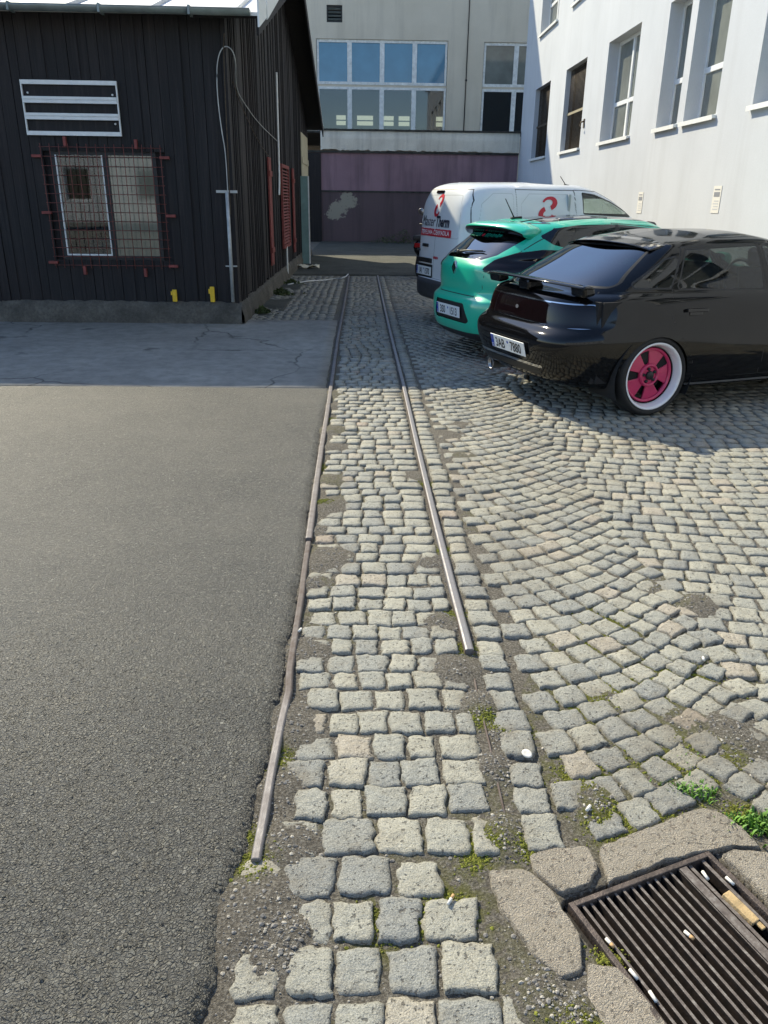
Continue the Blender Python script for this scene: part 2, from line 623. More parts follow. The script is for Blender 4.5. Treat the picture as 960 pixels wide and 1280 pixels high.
DRAIN_ZONE = [(.28, 1.46), (.40, 1.50), (.58, 1.53), (.70, 1.57), (.90, 1.65), (.98, 1.63), (1.04, 1.48), (1.10, 1.37), (1.26, 1.03), (1.05, .5), (.55, .5), (.40, .98), (.39, 1.12), (.34, 1.18), (.30, 1.28)]

# spots (x, y, radius, amount) where soil covers the setts
BURY = [(-.24, 5.3, .10, 1), (-.2, 4.9, .08, .8), (-.19, 4.25, .10, 1), (-.18, 3.85, .10, 1), (-.22, 3.5, .07, .7), (-.17, 3.2, .12, 1), (-.2, 2.95, .07, .8),
        (-.2, 2.42, .08, .7), (-.22, 2.0, .09, .9), (-.22, 1.75, .07, .8), (-.19, 1.52, .07, .8), (-.25, 1.32, .10, 1), (-.2, 1.2, .06, .7), (-.17, 1.26, .05, .9), (.29, 4.35, .08, .8), (.30, 3.15, .07, .8),
        (.30, 2.62, .08, .9), (.31, 2.3, .09, .9), (.37, 2.1, .06, 1), (.37, 1.8, .05, 1), (.36, 1.55, .06, 1), (.56, 5.2, .11, .9), (.68, 5.45, .08, .6), (.62, 4.75, .1, .5),
        (1.36, 2.78, .085, .85), (1.22, 2.92, .06, .5), (.98, 1.98, .10, .55), (.80, 2.12, .08, .5), (1.12, 1.93, .1, .6), (.62, 1.66, .06, 1), (.36, 1.10, .06, 1), (.42, 1.06, .05, 1),
        (-.3, 6.4, .1, 1), (-.27, 6.0, .07, .9), (.42, 1.95, .04, .6), (1.6, 2.4, .10, .45), (2.0, 3.1, .14, .4)]
MOSS = [(.30, 1.52, .05), (.27, 1.47, .04), (.64, 1.57, .07), (.70, 1.61, .07), (.78, 1.63, .06), (.90, 1.70, .05), (1.0, 1.62, .06), (.42, 1.5, .05), (-.28, 1.46, .05), (-.30, 1.55, .04), (-.25, 1.85, .05),
        (.37, 2.45, .05), (.38, 2.02, .05), (.46, 1.98, .05), (.82, 2.5, .12), (.95, 2.65, .12), (.9, 2.2, .12), (.7, 2.1, .10), (.86, 1.85, .12), (1.0, 1.8, .10), (.62, 1.78, .08), (1.1, 2.3, .15), (.53, 1.2, .03),
        (.43, 1.02, .06), (.05, 1.28, .08), (.2, 1.33, .06), (-.25, 4.5, .08), (-.24, 5.6, .06), (-.24, 3.9, .05), (.36, 3.3, .05), (.35, 4.2, .05), (.36, 2.7, .05)]

def bury(x, y):
    b = np.zeros(np.shape(x))
    for (cx, cy, r, a) in BURY:
        b = np.maximum(b, a * np.exp(-(((x - cx) / r) ** 2 + ((y - cy) / (r * 1.2)) ** 2) ** 1.5))
    return b

def soil_z(x, y):
    n = fbm(x * 9, y * 9, 3, 4) - .5
    f = fbm(x * 60, y * 60, 8, 3) - .5
    broad = fbm(x * 2.2, y * 2.2, 21, 3) - .5
    b = bury(x, y)
    return -.0075 + .010 * n + .004 * f + .010 * broad + b * (.019 + .008 * n)

# big sheet down to the horizon
MB().add([(-200, -200, -.5), (200, -200, -.5), (200, 300, -.5), (-200, 300, -.5)], [(0, 1, 2, 3)]).build('far_ground', M['slab'])
struct(bpy.data.objects['far_ground'])

def yrows(y0, y1, k):
    ys = [y0]
    while ys[-1] < y1:
        ys.append(ys[-1] + k * (ys[-1] * .928 + .557))
    ys[-1] = y1
    return np.array(ys)

# soil bed under the setts
ys = yrows(.45, 40, .0042)
ts = np.concatenate([np.linspace(-.42, 1.9, 330), np.linspace(1.92, 6.2, 120)[1:]])
X = np.repeat(ts[None, :], len(ys), 0)
Y = np.repeat(ys[:, None], len(ts), 1)
spread = np.clip((Y - 5) / 8, 0, 1)
X = X - spread * (X < -.2) * (-.2 - X) * 40
Z = soil_z(X, Y)
Z = np.where(X > 5.45, -.03, Z)
dr = (X - DR_O.x) * DR_U.x + (Y - DR_O.y) * DR_U.y
dv = (X - DR_O.x) * DR_V.x + (Y - DR_O.y) * DR_V.y
ind = (dr > -.012) & (dr < .43) & (dv > -.012) & (dv < .74)
Z = np.where(ind, -.30, Z)
mo = np.zeros(X.shape)
for (cx, cy, r) in MOSS:
    mo = np.maximum(mo, np.exp(-(((X - cx) / r) ** 2 + ((Y - cy) / r) ** 2)))
mo = np.clip(mo * 1.3, 0, 1) + .25 * (fbm(X * 3, Y * 3, 31, 2) > .62)
soil = struct(np_mesh('joint_soil', np.stack([X, Y, Z], -1).reshape(-1, 3), grid_faces(len(ys), len(ts)), M['soil'], attrs={'moss': np.clip(mo, 0, 1).ravel()}))

# setts -------------------------------------------------------------
def sett_layout():
    S = []      # cx, cy, half along, half across, angle
    y = .62
    k = 0
    while y < 17.0:
        pitch = random.uniform(.100, .117) * (1.14 if y < 1.5 else 1)
        xl, xr = float(railL(y)) + .035, float(railR(y)) - .03
        if y < 1.42:
            xl, xr = -.30, .36
        x = xl + random.uniform(-.02, .035)
        slope = random.uniform(-.02, .02)
        while x < xr - .05:
            wd = random.uniform(.098, .135) if y < 1.5 else random.uniform(.086, .120)
            if xr - (x + wd) < .055:
                wd = xr - x
            wd = min(wd, .16)
            S.append((x + wd / 2, y + pitch / 2 + slope * x + random.uniform(-.006, .006), wd / 2, pitch / 2, random.uniform(-.04, .04)))
            x += wd
        # the column beside the right rail follows the same rows
        w2 = random.uniform(.092, .115)
        x2 = float(railR(y)) + .028
        S.append((x2 + w2 / 2, y + pitch / 2 + random.uniform(-.01, .01), w2 / 2, pitch / 2, random.uniform(-.05, .05)))
        y += pitch
    # curved courses of the yard
    def g(x):
        x = np.asarray(x, float)
        c = 1.22
        a = .42 * np.clip((x - .42) / (c - .42), 0, 1.1) ** 2
        p = (x - c) % 2.3
        b = .27 + .15 * ((p - 1.15) / 1.15) ** 2
        return np.where(x < c, a, b)
    y0 = -.4
    par = False
    while y0 < 24:
        par = not par
        x = float(railR(max(y0, .5))) + .145 + (.055 if par else 0) + random.uniform(-.008, .008)
        pitch = .109
        while x < 5.42:
            e = .03
            sl = float((g(x + e) - g(x - e)) / (2 * e))
            sl = max(-.85, min(.85, sl))
            an = math.atan(sl)
            ln = max(.08, random.gauss(.107, .007)) * (.72 + .28 * math.cos(an))
            dx = ln * math.cos(an)
            cx = x + dx / 2
            S.append((cx, y0 + float(g(cx)) + random.uniform(-.006, .006), ln / 2, pitch * math.cos(an) / 2 * 1.02, an + random.uniform(-.05, .05)))
            x += dx
        y0 += pitch
    # left of the track beside the hut
    y = 10.45
    while y < 17:
        x = -.44
        while x > -1.5:
            wd = random.uniform(.10, .13)
            S.append((x - wd / 2, y + random.uniform(-.01, .01), wd / 2, .06, random.uniform(-.05, .05)))
            x -= wd
        y += .12
    return S

def build_setts(S):
    VV, FF, T, D = [], [], [], []
    off = 0
    groups = {}
    for s in S:
        if s[1] < .35 or s[1] > 24:
            continue
        zc = s[1] * .928 + .557
        n = 17 if zc < 2.3 else 12 if zc < 3.4 else 8 if zc < 5 else 6 if zc < 8 else 4
        groups.setdefault(n, []).append(s)
    for n, L in groups.items():
        A = np.array(L)
        # drop setts that meet the drain's concrete or the asphalt
        dz = poly_sdf(A[:, 0], A[:, 1], DRAIN_ZONE)
        keep = dz > .035
        keep &= ~((A[:, 0] < lin(A[:, 1], ASPH) + .03) & (A[:, 1] < 6.58))
        b = bury(A[:, 0], A[:, 1])
        keep &= rng.random(len(A)) > np.clip((b - .66) * 2.2, 0, .85)
        A = A[keep]
        m = len(A)
        if not m:
            continue
        t = np.concatenate([[-1], np.linspace(-.975, .975, n - 2), [1]])
        gi, gj = np.meshgrid(t, t, indexing='xy')
        u = gi
        v = gj
        u, v = u[None].repeat(m, 0), v[None].repeat(m, 0)
        ring = np.maximum(np.abs(u), np.abs(v))
        # rounded corners
        k = .05
        uu = u * (1 - k * v ** 2 * np.abs(u))
        vv = v * (1 - k * u ** 2 * np.abs(v))
        # irregular quad corners
        jit = rng.uniform(-.12, .12, (m, 4, 2))
        bl = ((1 - uu) * (1 - vv) / 4, (1 + uu) * (1 - vv) / 4, (1 + uu) * (1 + vv) / 4, (1 - uu) * (1 + vv) / 4)
        ju = sum(bl[i] * jit[:, i, 0][:, None, None] for i in range(4))
        jv = sum(bl[i] * jit[:, i, 1][:, None, None] for i in range(4))
        gap = rng.uniform(.003, .010, m)[:, None, None]
        lx = (uu + ju) * (A[:, 2][:, None, None] - gap * .55)
        ly = (vv + jv) * (A[:, 3][:, None, None] - gap * .55)
        ca, sa = np.cos(A[:, 4])[:, None, None], np.sin(A[:, 4])[:, None, None]
        wx = A[:, 0][:, None, None] + lx * ca - ly * sa
        wy = A[:, 1][:, None, None] + lx * sa + ly * ca
        # ragged outline
        am = .0095 * ring ** 3
        wx = wx + am * (fbm(wx * 38, wy * 38, 41, 4) - .5) * 2.6
        wy = wy + am * (fbm(wx * 38, wy * 38, 77, 4) - .5) * 2.6
        top = rng.normal(.003, .0025, m)[:, None, None]
        tx = rng.normal(0, .018, m)[:, None, None]
        ty = rng.normal(0, .018, m)[:, None, None]
        z = top + tx * lx + ty * ly + .002 * (1 - ring ** 2) - .0034 * np.clip((ring - .88) / .095, 0, 1) ** 2
        z = z + .0065 * (fbm(wx * 22, wy * 22, 55, 4) - .5) + .0045 * (fbm(wx * 70, wy * 70, 15, 2) - .5) * (n > 8)
        bb = bury(wx, wy)
        z = z - .004 * bb
        edge = ring > .999
        z = np.where(edge, -.04, z)
        V = np.stack([wx, wy, z], -1).reshape(-1, 3)
        F = grid_faces(n, n)
        F = (F[None] + (np.arange(m) * n * n)[:, None, None]).reshape(-1, 4)
        VV.append(V)
        FF.append(F + off)
        off += len(V)
        tint = np.clip(rng.normal(.53, .27, m), 0, .93)
        blue = rng.random(m) < .08 + .42 * (A[:, 0] > .38) * (A[:, 1] < 2.1) + .12 * (A[:, 0] > .38) * (A[:, 1] < 2.9)
        tint = np.where(blue, rng.uniform(0, .25, m), tint)
        pink = rng.random(m) < .006
        tint = np.where(pink, 1.0, tint)
        T.append(np.repeat(tint, n * n))
        so_ = np.clip(bb * 1.0 + .5 * np.clip(fbm(wx * 1.6, wy * 1.6, 91, 3) - .52, 0, 1) * 4, 0, 1) * .8 + .35 * np.clip((ring - .8) * 4, 0, 1)
        D.append(np.clip(so_, 0, 1).ravel())
    return np_mesh('cobbled_paving', np.concatenate(VV), np.concatenate(FF), M['stone'], attrs={'tint': np.concatenate(T), 'soil': np.concatenate(D)})
struct(build_setts(sett_layout()))

# asphalt -----------------------------------------------------------
ys = np.concatenate([yrows(.35, 2.5, .0019)[:-1], yrows(2.5, 6.58, .0032)])
us = [0.0]
while us[-1] < 9.5:
    us.append(us[-1] + (.0036 if us[-1] < 1.0 else us[-1] * .03))
us = np.array(us)
U = np.repeat(us[None, :], len(ys), 0)
Y = np.repeat(ys[:, None], len(us), 1)
edge = lin(Y, ASPH) + .018 + .032 * (fbm(Y * 7, Y * 0 + 2.2, 61, 3) - .5) * np.clip((7 - Y) / 3, .3, 1) + .014 * (fbm(Y * 40, Y * 0 + 5.2, 66, 3) - .5)
X = edge - U
d1, d2, rv = cell(X * 85, Y * 85, 4)
near = np.clip((3.6 - Y) / 1.6, .25, 1)
h = .0062 * (rv - .25) * np.clip((d2 - d1) * 2.2, 0, 1) * near
Z = .016 + h + .010 * (fbm(X * 1.3, Y * 1.3, 12, 3) - .5)
roll_ = np.clip(U / .05, 0, 1)
Z = Z - .026 * (1 - roll_) ** 2 + .006 * (fbm(X * 30, Y * 30, 19, 3) - .5) * (1 - np.clip(U / .15, 0, 1))
Z[:, 0] = -.05
Z = np.where(Y > 6.5, Z - (Y - 6.5) * .15, Z)
struct(np_mesh('asphalt_yard', np.stack([X, Y, Z], -1).reshape(-1, 3), grid_faces(len(ys), len(us))[:, ::-1], M['asphalt']))

# concrete apron before the hut, cracked
def m_apron():
    m, nt, b = new_mat('cracked concrete apron')
    v = coords(nt)
    n1 = noise(nt, v, .8, 7, .62)
    n2 = noise(nt, v, 7, 6, .7)
    n3 = noise(nt, v, 120, 4, .7)
    c = ramp(nt, n1, [(.3, (.20, .19, .17)), (.55, (.27, .26, .23)), (.75, (.33, .315, .275))])
    c = mix(nt, ramp(nt, n2, [(.38, grey(.5)), (.6, grey(0))]), c, (.13, .125, .11))
    vo = nd(nt, 'ShaderNodeTexVoronoi', feature='DISTANCE_TO_EDGE')
    vo.inputs['Scale'].default_value = .55
    wv = nd(nt, 'ShaderNodeVectorMath', operation='ADD')
    nz = nd(nt, 'ShaderNodeTexNoise')
    nz.inputs['Scale'].default_value = 2.5
    nz.inputs['Detail'].default_value = 6
    nt.links.new(v, nz.inputs['Vector'])
    nt.links.new(v, wv.inputs[0])
    sc = nd(nt, 'ShaderNodeVectorMath', operation='SCALE')
    sc.inputs['Scale'].default_value = .35
    nt.links.new(nz.outputs['Color'], sc.inputs[0])
    nt.links.new(sc.outputs[0], wv.inputs[1])
    nt.links.new(wv.outputs[0], vo.inputs['Vector'])
    cr = ramp(nt, vo.outputs['Distance'], [(.002, grey(.8)), (.009, grey(0))])
    gate = ramp(nt, noise(nt, v, .6, 2, .5), [(.45, grey(0)), (.55, grey(1))])
    cr = mth(nt, 'MULTIPLY', cr, gate)
    c = mix(nt, cr, c, (.04, .037, .032))
    st = ramp(nt, noise(nt, v, 1.6, 3, .55), [(.66, grey(0)), (.72, grey(.8))])
    c = mix(nt, st, c, (.075, .072, .068))
    nt.links.new(c, b.inputs['Base Color'])
    b.inputs['Roughness'].default_value = .85
    b.inputs['Specular IOR Level'].default_value = .35
    bump(nt, b, mth(nt, 'SUBTRACT', mth(nt, 'ADD', n3, n2), mth(nt, 'MULTIPLY', cr, 2.0)), .4, .01)
    return m
M['apron'] = m_apron()
def sheet(name, x0, x1, y0, y1, nx, ny, z, amp, mat, left=None, right=None):
    ys = np.linspace(y0, y1, ny)
    t = np.concatenate([[0], np.linspace(.0015, .9985, nx - 2), [1]])
    ys[1], ys[-2] = y0 + .02, y1 - .02
    Y = np.repeat(ys[:, None], nx, 1)
    xl = np.full(ny, x0) if left is None else left(ys)
    xr = np.full(ny, x1) if right is None else right(ys)
    X = xl[:, None] + t[None] * (xr - xl)[:, None]
    Z = z + amp * (fbm(X * 1.5, Y * 1.5, 14, 4) - .5)
    e = np.minimum(np.minimum(t, 1 - t)[None] * (xr - xl)[:, None], np.minimum(Y - y0, y1 - Y))
    Z = np.where(e < 1e-6, -.08, Z)
    return np_mesh(name, np.stack([X, Y, Z], -1).reshape(-1, 3), grid_faces(ny, nx), mat)
struct(sheet('concrete_apron', -14, -.34, 6.54, 10.55, 120, 60, .010, .014, M['apron'], right=lambda y: railL(y) - .028 + .03 * (fbm(y * 9, y * 0, 5, 3) - .5)))
M['back_slab'] = m_concrete('shade darkened old concrete', (.05, .053, .042), (.085, .085, .07), (.115, .115, .095), 1.4, .6)  # base colour darkened in place of the buildings' cast shade on the rear lane
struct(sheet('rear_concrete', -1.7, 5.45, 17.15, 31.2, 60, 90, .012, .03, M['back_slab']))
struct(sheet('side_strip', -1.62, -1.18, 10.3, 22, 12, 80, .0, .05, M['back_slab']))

# rails ---------------------------------------------------------------
def rail(name, pts, label, rustfn, hh=.016, hw=.0165):
    prof = [(-hw, -.05), (-hw, hh - .006), (-hw * .85, hh - .002), (-hw * .5, hh), (hw * .5, hh), (hw * .85, hh - .002), (hw, hh - .006), (hw, -.05)]
    P = []
    for (a, b) in zip(pts[:-1], pts[1:]):
        n = max(2, int(abs(a[1] - b[1]) / .12))
        for i in range(n):
            t = i / n
            P.append((a[0] + (b[0] - a[0]) * t, a[1] + (b[1] - a[1]) * t, 0))
    P.append((pts[-1][0], pts[-1][1], 0))
    o = MB().tube(P, 1, prof=prof).build(name, M['rail'])
    for p in o.data.polygons:
        p.use_smooth = False
    a = o.data.attributes.new('rust', 'FLOAT', 'POINT')
    a.data.foreach_set('value', [rustfn(v.co) for v in o.data.vertices])
    bv = o.modifiers.new('edge', 'BEVEL')
    bv.width = .003
    bv.segments = 2
    return tag(o, label, 'rail', 'narrow gauge rails in the cobbles')
def top_shine(k):
    return lambda c: k if c.z > .01 else .95
rail('rail', RAIL_L1, 'left rail running to the yard end along the asphalt edge', top_shine(.55))
rail('rail', RAIL_L2, 'short bent rusty rail stub at the near asphalt edge, its end bare', lambda c: (.42 if c.y < 2.1 else .8) if c.z > .004 else .95, .013, .0125)
rail('rail', RAIL_R, 'right rail with a shiny top, sawn off among the cobbles', top_shine(.18))
slotm = MB().tube([(.37, 2.33, -.002), (.369, 2.1, -.002), (.371, 1.9, -.001), (.37, 1.7, -.002), (.371, 1.5, -.004)], .0035, 6)
o = slotm.build('rail_remnant', M['rail'])
a = o.data.attributes.new('rust', 'FLOAT', 'POINT')
a.data.foreach_set('value', [.9] * len(o.data.vertices))
tag(o, 'thin rusty line of buried rail in the soil past the sawn rail end', 'rail')

# drain ---------------------------------------------------------------
def chunk(name, poly, top, seed):
    """an irregular block of cast concrete with a rough top"""
    n, k = len(poly), 14
    P = np.array(poly)
    # resample the outline
    Q = []
    for i in range(n):
        a, b = P[i], P[(i + 1) % n]
        m = max(2, int(np.hypot(*(b - a)) / .008))
        for j in range(m):
            Q.append(a + (b - a) * j / m)
    Q = np.array(Q)
    for _ in range(1):
        Q = (np.roll(Q, 1, 0) + 2 * Q + np.roll(Q, -1, 0)) / 4
    c = Q.mean(0)
    m = len(Q)
    V, F = [], []
    for r in range(k + 1):
        s = 1 - r / k if r < k else 0.0
        s = [1.0, .997, .975, .95][r] if r < 4 else .96 * (1 - (r - 3) / (k - 3))
        q = c + (Q - c) * s
        q = q + .017 * (np.stack([fbm(q[:, 0] * 22, q[:, 1] * 22, seed, 4), fbm(q[:, 0] * 22, q[:, 1] * 22, seed + 9, 4)], 1) - .5) * (1 if r < 4 else .3)
        z = top + .008 * (fbm(q[:, 0] * 14, q[:, 1] * 14, seed + 2, 4) - .5) + .004 * (fbm(q[:, 0] * 120, q[:, 1] * 120, seed + 4, 2) - .5)
        z = z - [.06, .005, .001, 0][r] if r < 4 else z
        V.append(np.c_[q, z])
    for r in range(k):
        for i in range(m):
            F.append((r * m + i, r * m + (i + 1) % m, (r + 1) * m + (i + 1) % m, (r + 1) * m + i))
    o = np_mesh(name, np.concatenate(V), np.array(F), M['chunk'])
    return struct(o)
chunk('concrete_surround', P1, .006, 3)
chunk('concrete_surround', P2, .006, 13)
# the corner piece is an L: two arms
chunk('concrete_surround', [(.588, 1.493), (.707, 1.55), (.82, 1.60), (.905, 1.629), (.96, 1.605), (1.0, 1.49), (.93, 1.50), (.868, 1.487), (.72, 1.445), (.58, 1.39)], .007, 23)
chunk('concrete_surround', [(.94, 1.492), (1.002, 1.483), (1.07, 1.371), (1.2, 1.05), (1.14, 1.0), (1.02, 1.16), (.885, 1.47)], .006, 33)
chunk('concrete_surround', P4, .004, 43)

dr = thing('storm_drain', 'rusty slotted iron storm drain grate set in broken concrete', 'drain', tuple(DR_O), math.atan2(DR_U.y, DR_U.x))
W, LN = .417, .72            # local: x along U, y = -V
fr = MB()
fr.box((0, -LN, -.06), (.014, 0, .004)).box((W - .014, -LN, -.06), (W, 0, .004)).box((.014, -.014, -.06), (W - .014, 0, .004)).box((.014, -LN, -.06), (W - .014, -LN + .014, .004))
fr.build('frame', M['iron'], dr, .002)
pt = MB()
pt.box((-.004, -LN - .004, -.29), (W + .004, .004, -.28)).box((-.012, -LN, -.28), (-.002, 0, -.02)).box((W + .002, -LN, -.28), (W + .012, 0, -.02)).box((0, .002, -.28), (W, .012, -.02)).box((0, -LN - .012, -.28), (W, -LN - .002, -.02))
pt.build('pit', M['pit'], dr)
xs = [.030 + i * .0232 for i in range(13)] + [.345, .385]
for i, x in enumerate(xs):
    b = MB()
    tz = random.uniform(-.004, .0)
    dx = random.uniform(-.002, .002)
    wd = .0036 if i < 13 else .005
    b.obox((x + dx, -LN / 2, -.016 + tz), (wd, random.uniform(-.0006, .0006) * LN, 0), (random.uniform(-.0015, .0015), LN / 2 - .013, 0), (0, 0, .015))
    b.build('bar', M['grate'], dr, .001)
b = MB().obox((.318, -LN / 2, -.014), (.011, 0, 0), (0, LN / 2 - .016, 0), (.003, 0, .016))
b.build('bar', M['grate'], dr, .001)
b = MB().box((.014, -.36, -.045), (W - .014, -.345, -.032)).build('cross_bar', M['iron'], dr, .001)
def dpos(u, v, z=0.0):
    p = DR_O + DR_U * u + DR_V * v
    return (p.x, p.y, z)
wb = MB()
wb.obox((0, 0, 0), (.013, .001, 0), (0, .042, .004), (0, -.001, .006))
wb.obox((.004, -.05, -.004), (.007, 0, 0), (.001, .012, 0), (0, 0, .003))
o = wb.build('wood_chip', M['wood_pale'], None, .002, loc=dpos(.365, .155, -.004))
o.rotation_euler = (0, .1, math.atan2(DR_U.y, DR_U.x) + .12)
tag(o, 'pale splintered piece of wood lying in the wide gap of the drain grate', 'wood chip')

# litter --------------------------------------------------------------
def butt(loc, rz, label, ln=.024, r=.0037, filt=True, tilt=0.0):
    t = thing('cigarette_butt', label, 'cigarette butt', loc, rz, 'cigarette butts on the ground')
    t.rotation_euler = (tilt, 0, rz)
    MB().lathe([(0.0001, -ln / 2), (r, -ln / 2), (r * 1.02, 0), (r * .98, ln * (.1 if filt else .5)), (0.0001, ln * (.1 if filt else .5))], 10, 'x').build('paper', M['paper'], t)
    if filt:
        MB().lathe([(0.0001, ln * .1), (r * 1.03, ln * .1), (r * 1.0, ln / 2), (0.0001, ln / 2)], 10, 'x').build('filter', M['filter'], t)
    return t
butt((.593, 1.625, .0105), .9, 'white cigarette butt on the cobbles above the mossy joint', .022, .0045, False)
butt((.199, 1.338, .009), 1.05, 'white cigarette butt across a joint of the big near cobbles', .03, .0038)
butt((-.241, 2.539, .015), 1.2, 'white butt on the rusty rail edge by the asphalt', .022, .0045, False)
butt((1.194, 2.353, .0085), 1.4, 'white butt on the cobbles out in the open yard', .02, .0045, False)
butt((-.227, 1.358, .007), -.6, 'thin flattened white butt on the soil past the rail stub', .022, .0022, False)
for (u, v, rz, lb, fl) in [(.025, .12, -1.1, 'tan butt wedged beside the left grate edge, uppermost in that slot', True),
                           (.024, .20, -1.15, 'white butt in the left grate slot below the tan one', False), (.028, .255, -1.3, 'white butt near the bottom of the left grate slot', False),
                           (.355, .055, -1.4, 'white butt at the head of the wide grate gap', False), (.398, .09, -1.15, 'long white butt on the right grate rim', False),
                           (.20, .17, -1.0, 'orange filter stuck between the middle grate bars', True)]:
    butt(dpos(u, v, .001), rz, lb, .024, .0038, fl)
o = MB().lathe([(.0001, 0), (.014, .0), (.016, .003), (.0145, .006), (.010, .005), (.0001, .005)], 20, 'z').build('bottle_cap', M['paper'])
o.location = (.471, 1.847, .006)
o.rotation_euler = (.15, .2, 0)
tag(o, 'round white bottle cap lying on a blue grey cobble', 'bottle cap')
# a pale rag by the hut and a white cord near the far rail end
rg = MB()
vs, fs = [], []
for i in range(9):
    for j in range(5):
        vs.append((-.28 + .07 * i, -.1 + .05 * j, .03 + .05 * math.sin(i * 1.3 + j) * math.sin(j * 1.9 + 1)))
for i in range(8):
    for j in range(4):
        fs.append((i * 5 + j, (i + 1) * 5 + j, (i + 1) * 5 + j + 1, i * 5 + j + 1))
o = rg.add(vs, fs, 0, True).build('rag', mat_plain('pale cloth', (.62, .57, .43), .9, 0, .2, 9))
o.location = (-1.35, 18.6, .03)
sm = o.modifiers.new('thick', 'SOLIDIFY')
sm.thickness = .012
tag(o, 'crumpled pale rag on the ground beside the dark hut', 'rag')
o = MB().tube([(-1.45, 15.0, .02), (-1.1, 15.6, .03), (-.8, 15.9, .02), (-.62, 16.3, .02), (-.5, 16.1, .04), (-.42, 16.6, .03), (-.38, 16.9, .05)], .011, 6).build('loose_wire', mat_plain('white plastic', (.7, .7, .68), .5, 0, .1))
tag(o, 'thin white cord lying across the cobbles by the far rail end', 'cord')

# loose grit, grass and moss
def scatter(name, pts, r0, r1, mat, flat=.6):
    ico = [(0, 0, 1), (.9, 0, .3), (.28, .85, .3), (-.73, .53, .3), (-.73, -.53, .3), (.28, -.85, .3), (.73, .53, -.4), (-.28, .85, -.4), (-.9, 0, -.4), (-.28, -.85, -.4), (.73, -.53, -.4)]
    fc = [(0, 1, 2), (0, 2, 3), (0, 3, 4), (0, 4, 5), (0, 5, 1), (1, 6, 2), (2, 7, 3), (3, 8, 4), (4, 9, 5), (5, 10, 1), (2, 6, 7), (3, 7, 8), (4, 8, 9), (5, 9, 10), (1, 10, 6)]
    V, F = [], []
    for (x, y, z) in pts:
        s = r0 * (r1 / r0) ** (random.random() ** 2.2)
        a = random.random() * 6.3
        sx, sy = s * random.uniform(.7, 1.2), s * random.uniform(.6, 1.1)
        o = len(V)
        for (i, j, k) in ico:
            i += random.uniform(-.2, .2)
            j += random.uniform(-.2, .2)
            V.append((x + (i * math.cos(a) - j * math.sin(a)) * sx, y + (i * math.sin(a) + j * math.cos(a)) * sy, z + k * s * flat))
        F.extend([(p + o, q + o, r + o) for (p, q, r) in fc])
    return struct(np_mesh(name, np.array(V), np.array(F), mat, smooth=False), 'stuff')
pts = []
while len(pts) < 9000:
    if random.random() < .62:
        cx, cy, r, a = random.choice([b for b in BURY if b[1] < 3.6])
        x, y = random.gauss(cx, r * .8), random.gauss(cy, r)
    else:
        x, y = random.uniform(-.3, 1.4), random.uniform(.9, 3.0)
    if y < .8 or x < float(lin(y, ASPH)) - .01:
        continue
    z = float(soil_z(np.array([x]), np.array([y]))[0])
    du = (x - DR_O.x) * DR_U.x + (y - DR_O.y) * DR_U.y
    dw = (x - DR_O.x) * DR_V.x + (y - DR_O.y) * DR_V.y
    if -.02 < du < .43 and -.02 < dw < .75:
        continue
    pts.append((x, y, z + .0008))
scatter('grit', pts[::2], .0014, .0075, M['pebble'])
scatter('grit', pts[1::2], .0012, .0060, mat_plain('pale grit', (.34, .315, .265), .85, 0, .45, 45))
V, F = [], []
def tuft(cx, cy, n, r, hgt):
    for _ in range(n):
        x, y = random.gauss(cx, r), random.gauss(cy, r * .6)
        a = random.random() * 6.3
        h = hgt * random.uniform(.4, 1)
        wd = h * .16
        lx, ly = math.cos(a) * h * .7, math.sin(a) * h * .7
        px, py = -math.sin(a) * wd, math.cos(a) * wd
        o = len(V)
        z = -.008
        V.extend([(x - px, y - py, z), (x + px, y + py, z), (x + lx * .5 + px * .8, y + ly * .5 + py * .8, z + h * .8), (x + lx * .5 - px * .8, y + ly * .5 - py * .8, z + h * .8), (x + lx, y + ly, z + h), (x + lx, y + ly, z + h)])
        F.extend([(o, o + 1, o + 2, o + 3), (o + 3, o + 2, o + 4, o + 5)])
tuft(.915, 1.70, 170, .028, .022)
tuft(1.02, 1.575, 260, .035, .026)
tuft(.86, 1.73, 60, .03, .014)
tuft(.97, 1.83, 60, .05, .012)
tuft(1.15, 1.66, 60, .04, .014)
tuft(.30, 1.5, 50, .02, .010)
struct(np_mesh('grass', np.array(V), np.array(F), M['grassblade']), 'stuff')
pts = []
for (cx, cy, r) in MOSS:
    for _ in range(int(140 + 2600 * r)):
        x, y = random.gauss(cx, r * .55), random.gauss(cy, r * .4)
        if x < float(lin(y, ASPH)) or y < 1.0:
            continue
        pts.append((x, y, float(soil_z(np.array([x]), np.array([y]))[0]) + .0005))
scatter('moss', pts, .002, .006, M['moss'], .8)
# ------------------------------------------------------------------ buildings
def m_plaster(name, c1, c2, streak=.35, scale=.35, stainc=(.10, .09, .075), bs=.25):
    m, nt, b = new_mat(name)
    v = coords(nt)
    vs = coords(nt, (1.6, 1.6, .12))
    n1 = noise(nt, v, scale, 7, .62)
    n2 = noise(nt, vs, 1.6, 6, .65)
    n3 = noise(nt, v, 40, 5, .7)
    c = ramp(nt, n1, [(.3, c1), (.7, c2)])
    c = mix(nt, ramp(nt, n2, [(.50, grey(0)), (.8, grey(streak))]), c, stainc)
    c = mix(nt, ramp(nt, n3, [(.4, grey(.12)), (.6, grey(0))]), c, stainc)
    nt.links.new(c, b.inputs['Base Color'])
    b.inputs['Roughness'].default_value = .92
    b.inputs['Specular IOR Level'].default_value = .25
    bump(nt, b, mth(nt, 'ADD', n3, mth(nt, 'MULTIPLY', noise(nt, v, 3, 5, .6), 1.0)), bs, .01)
    return m

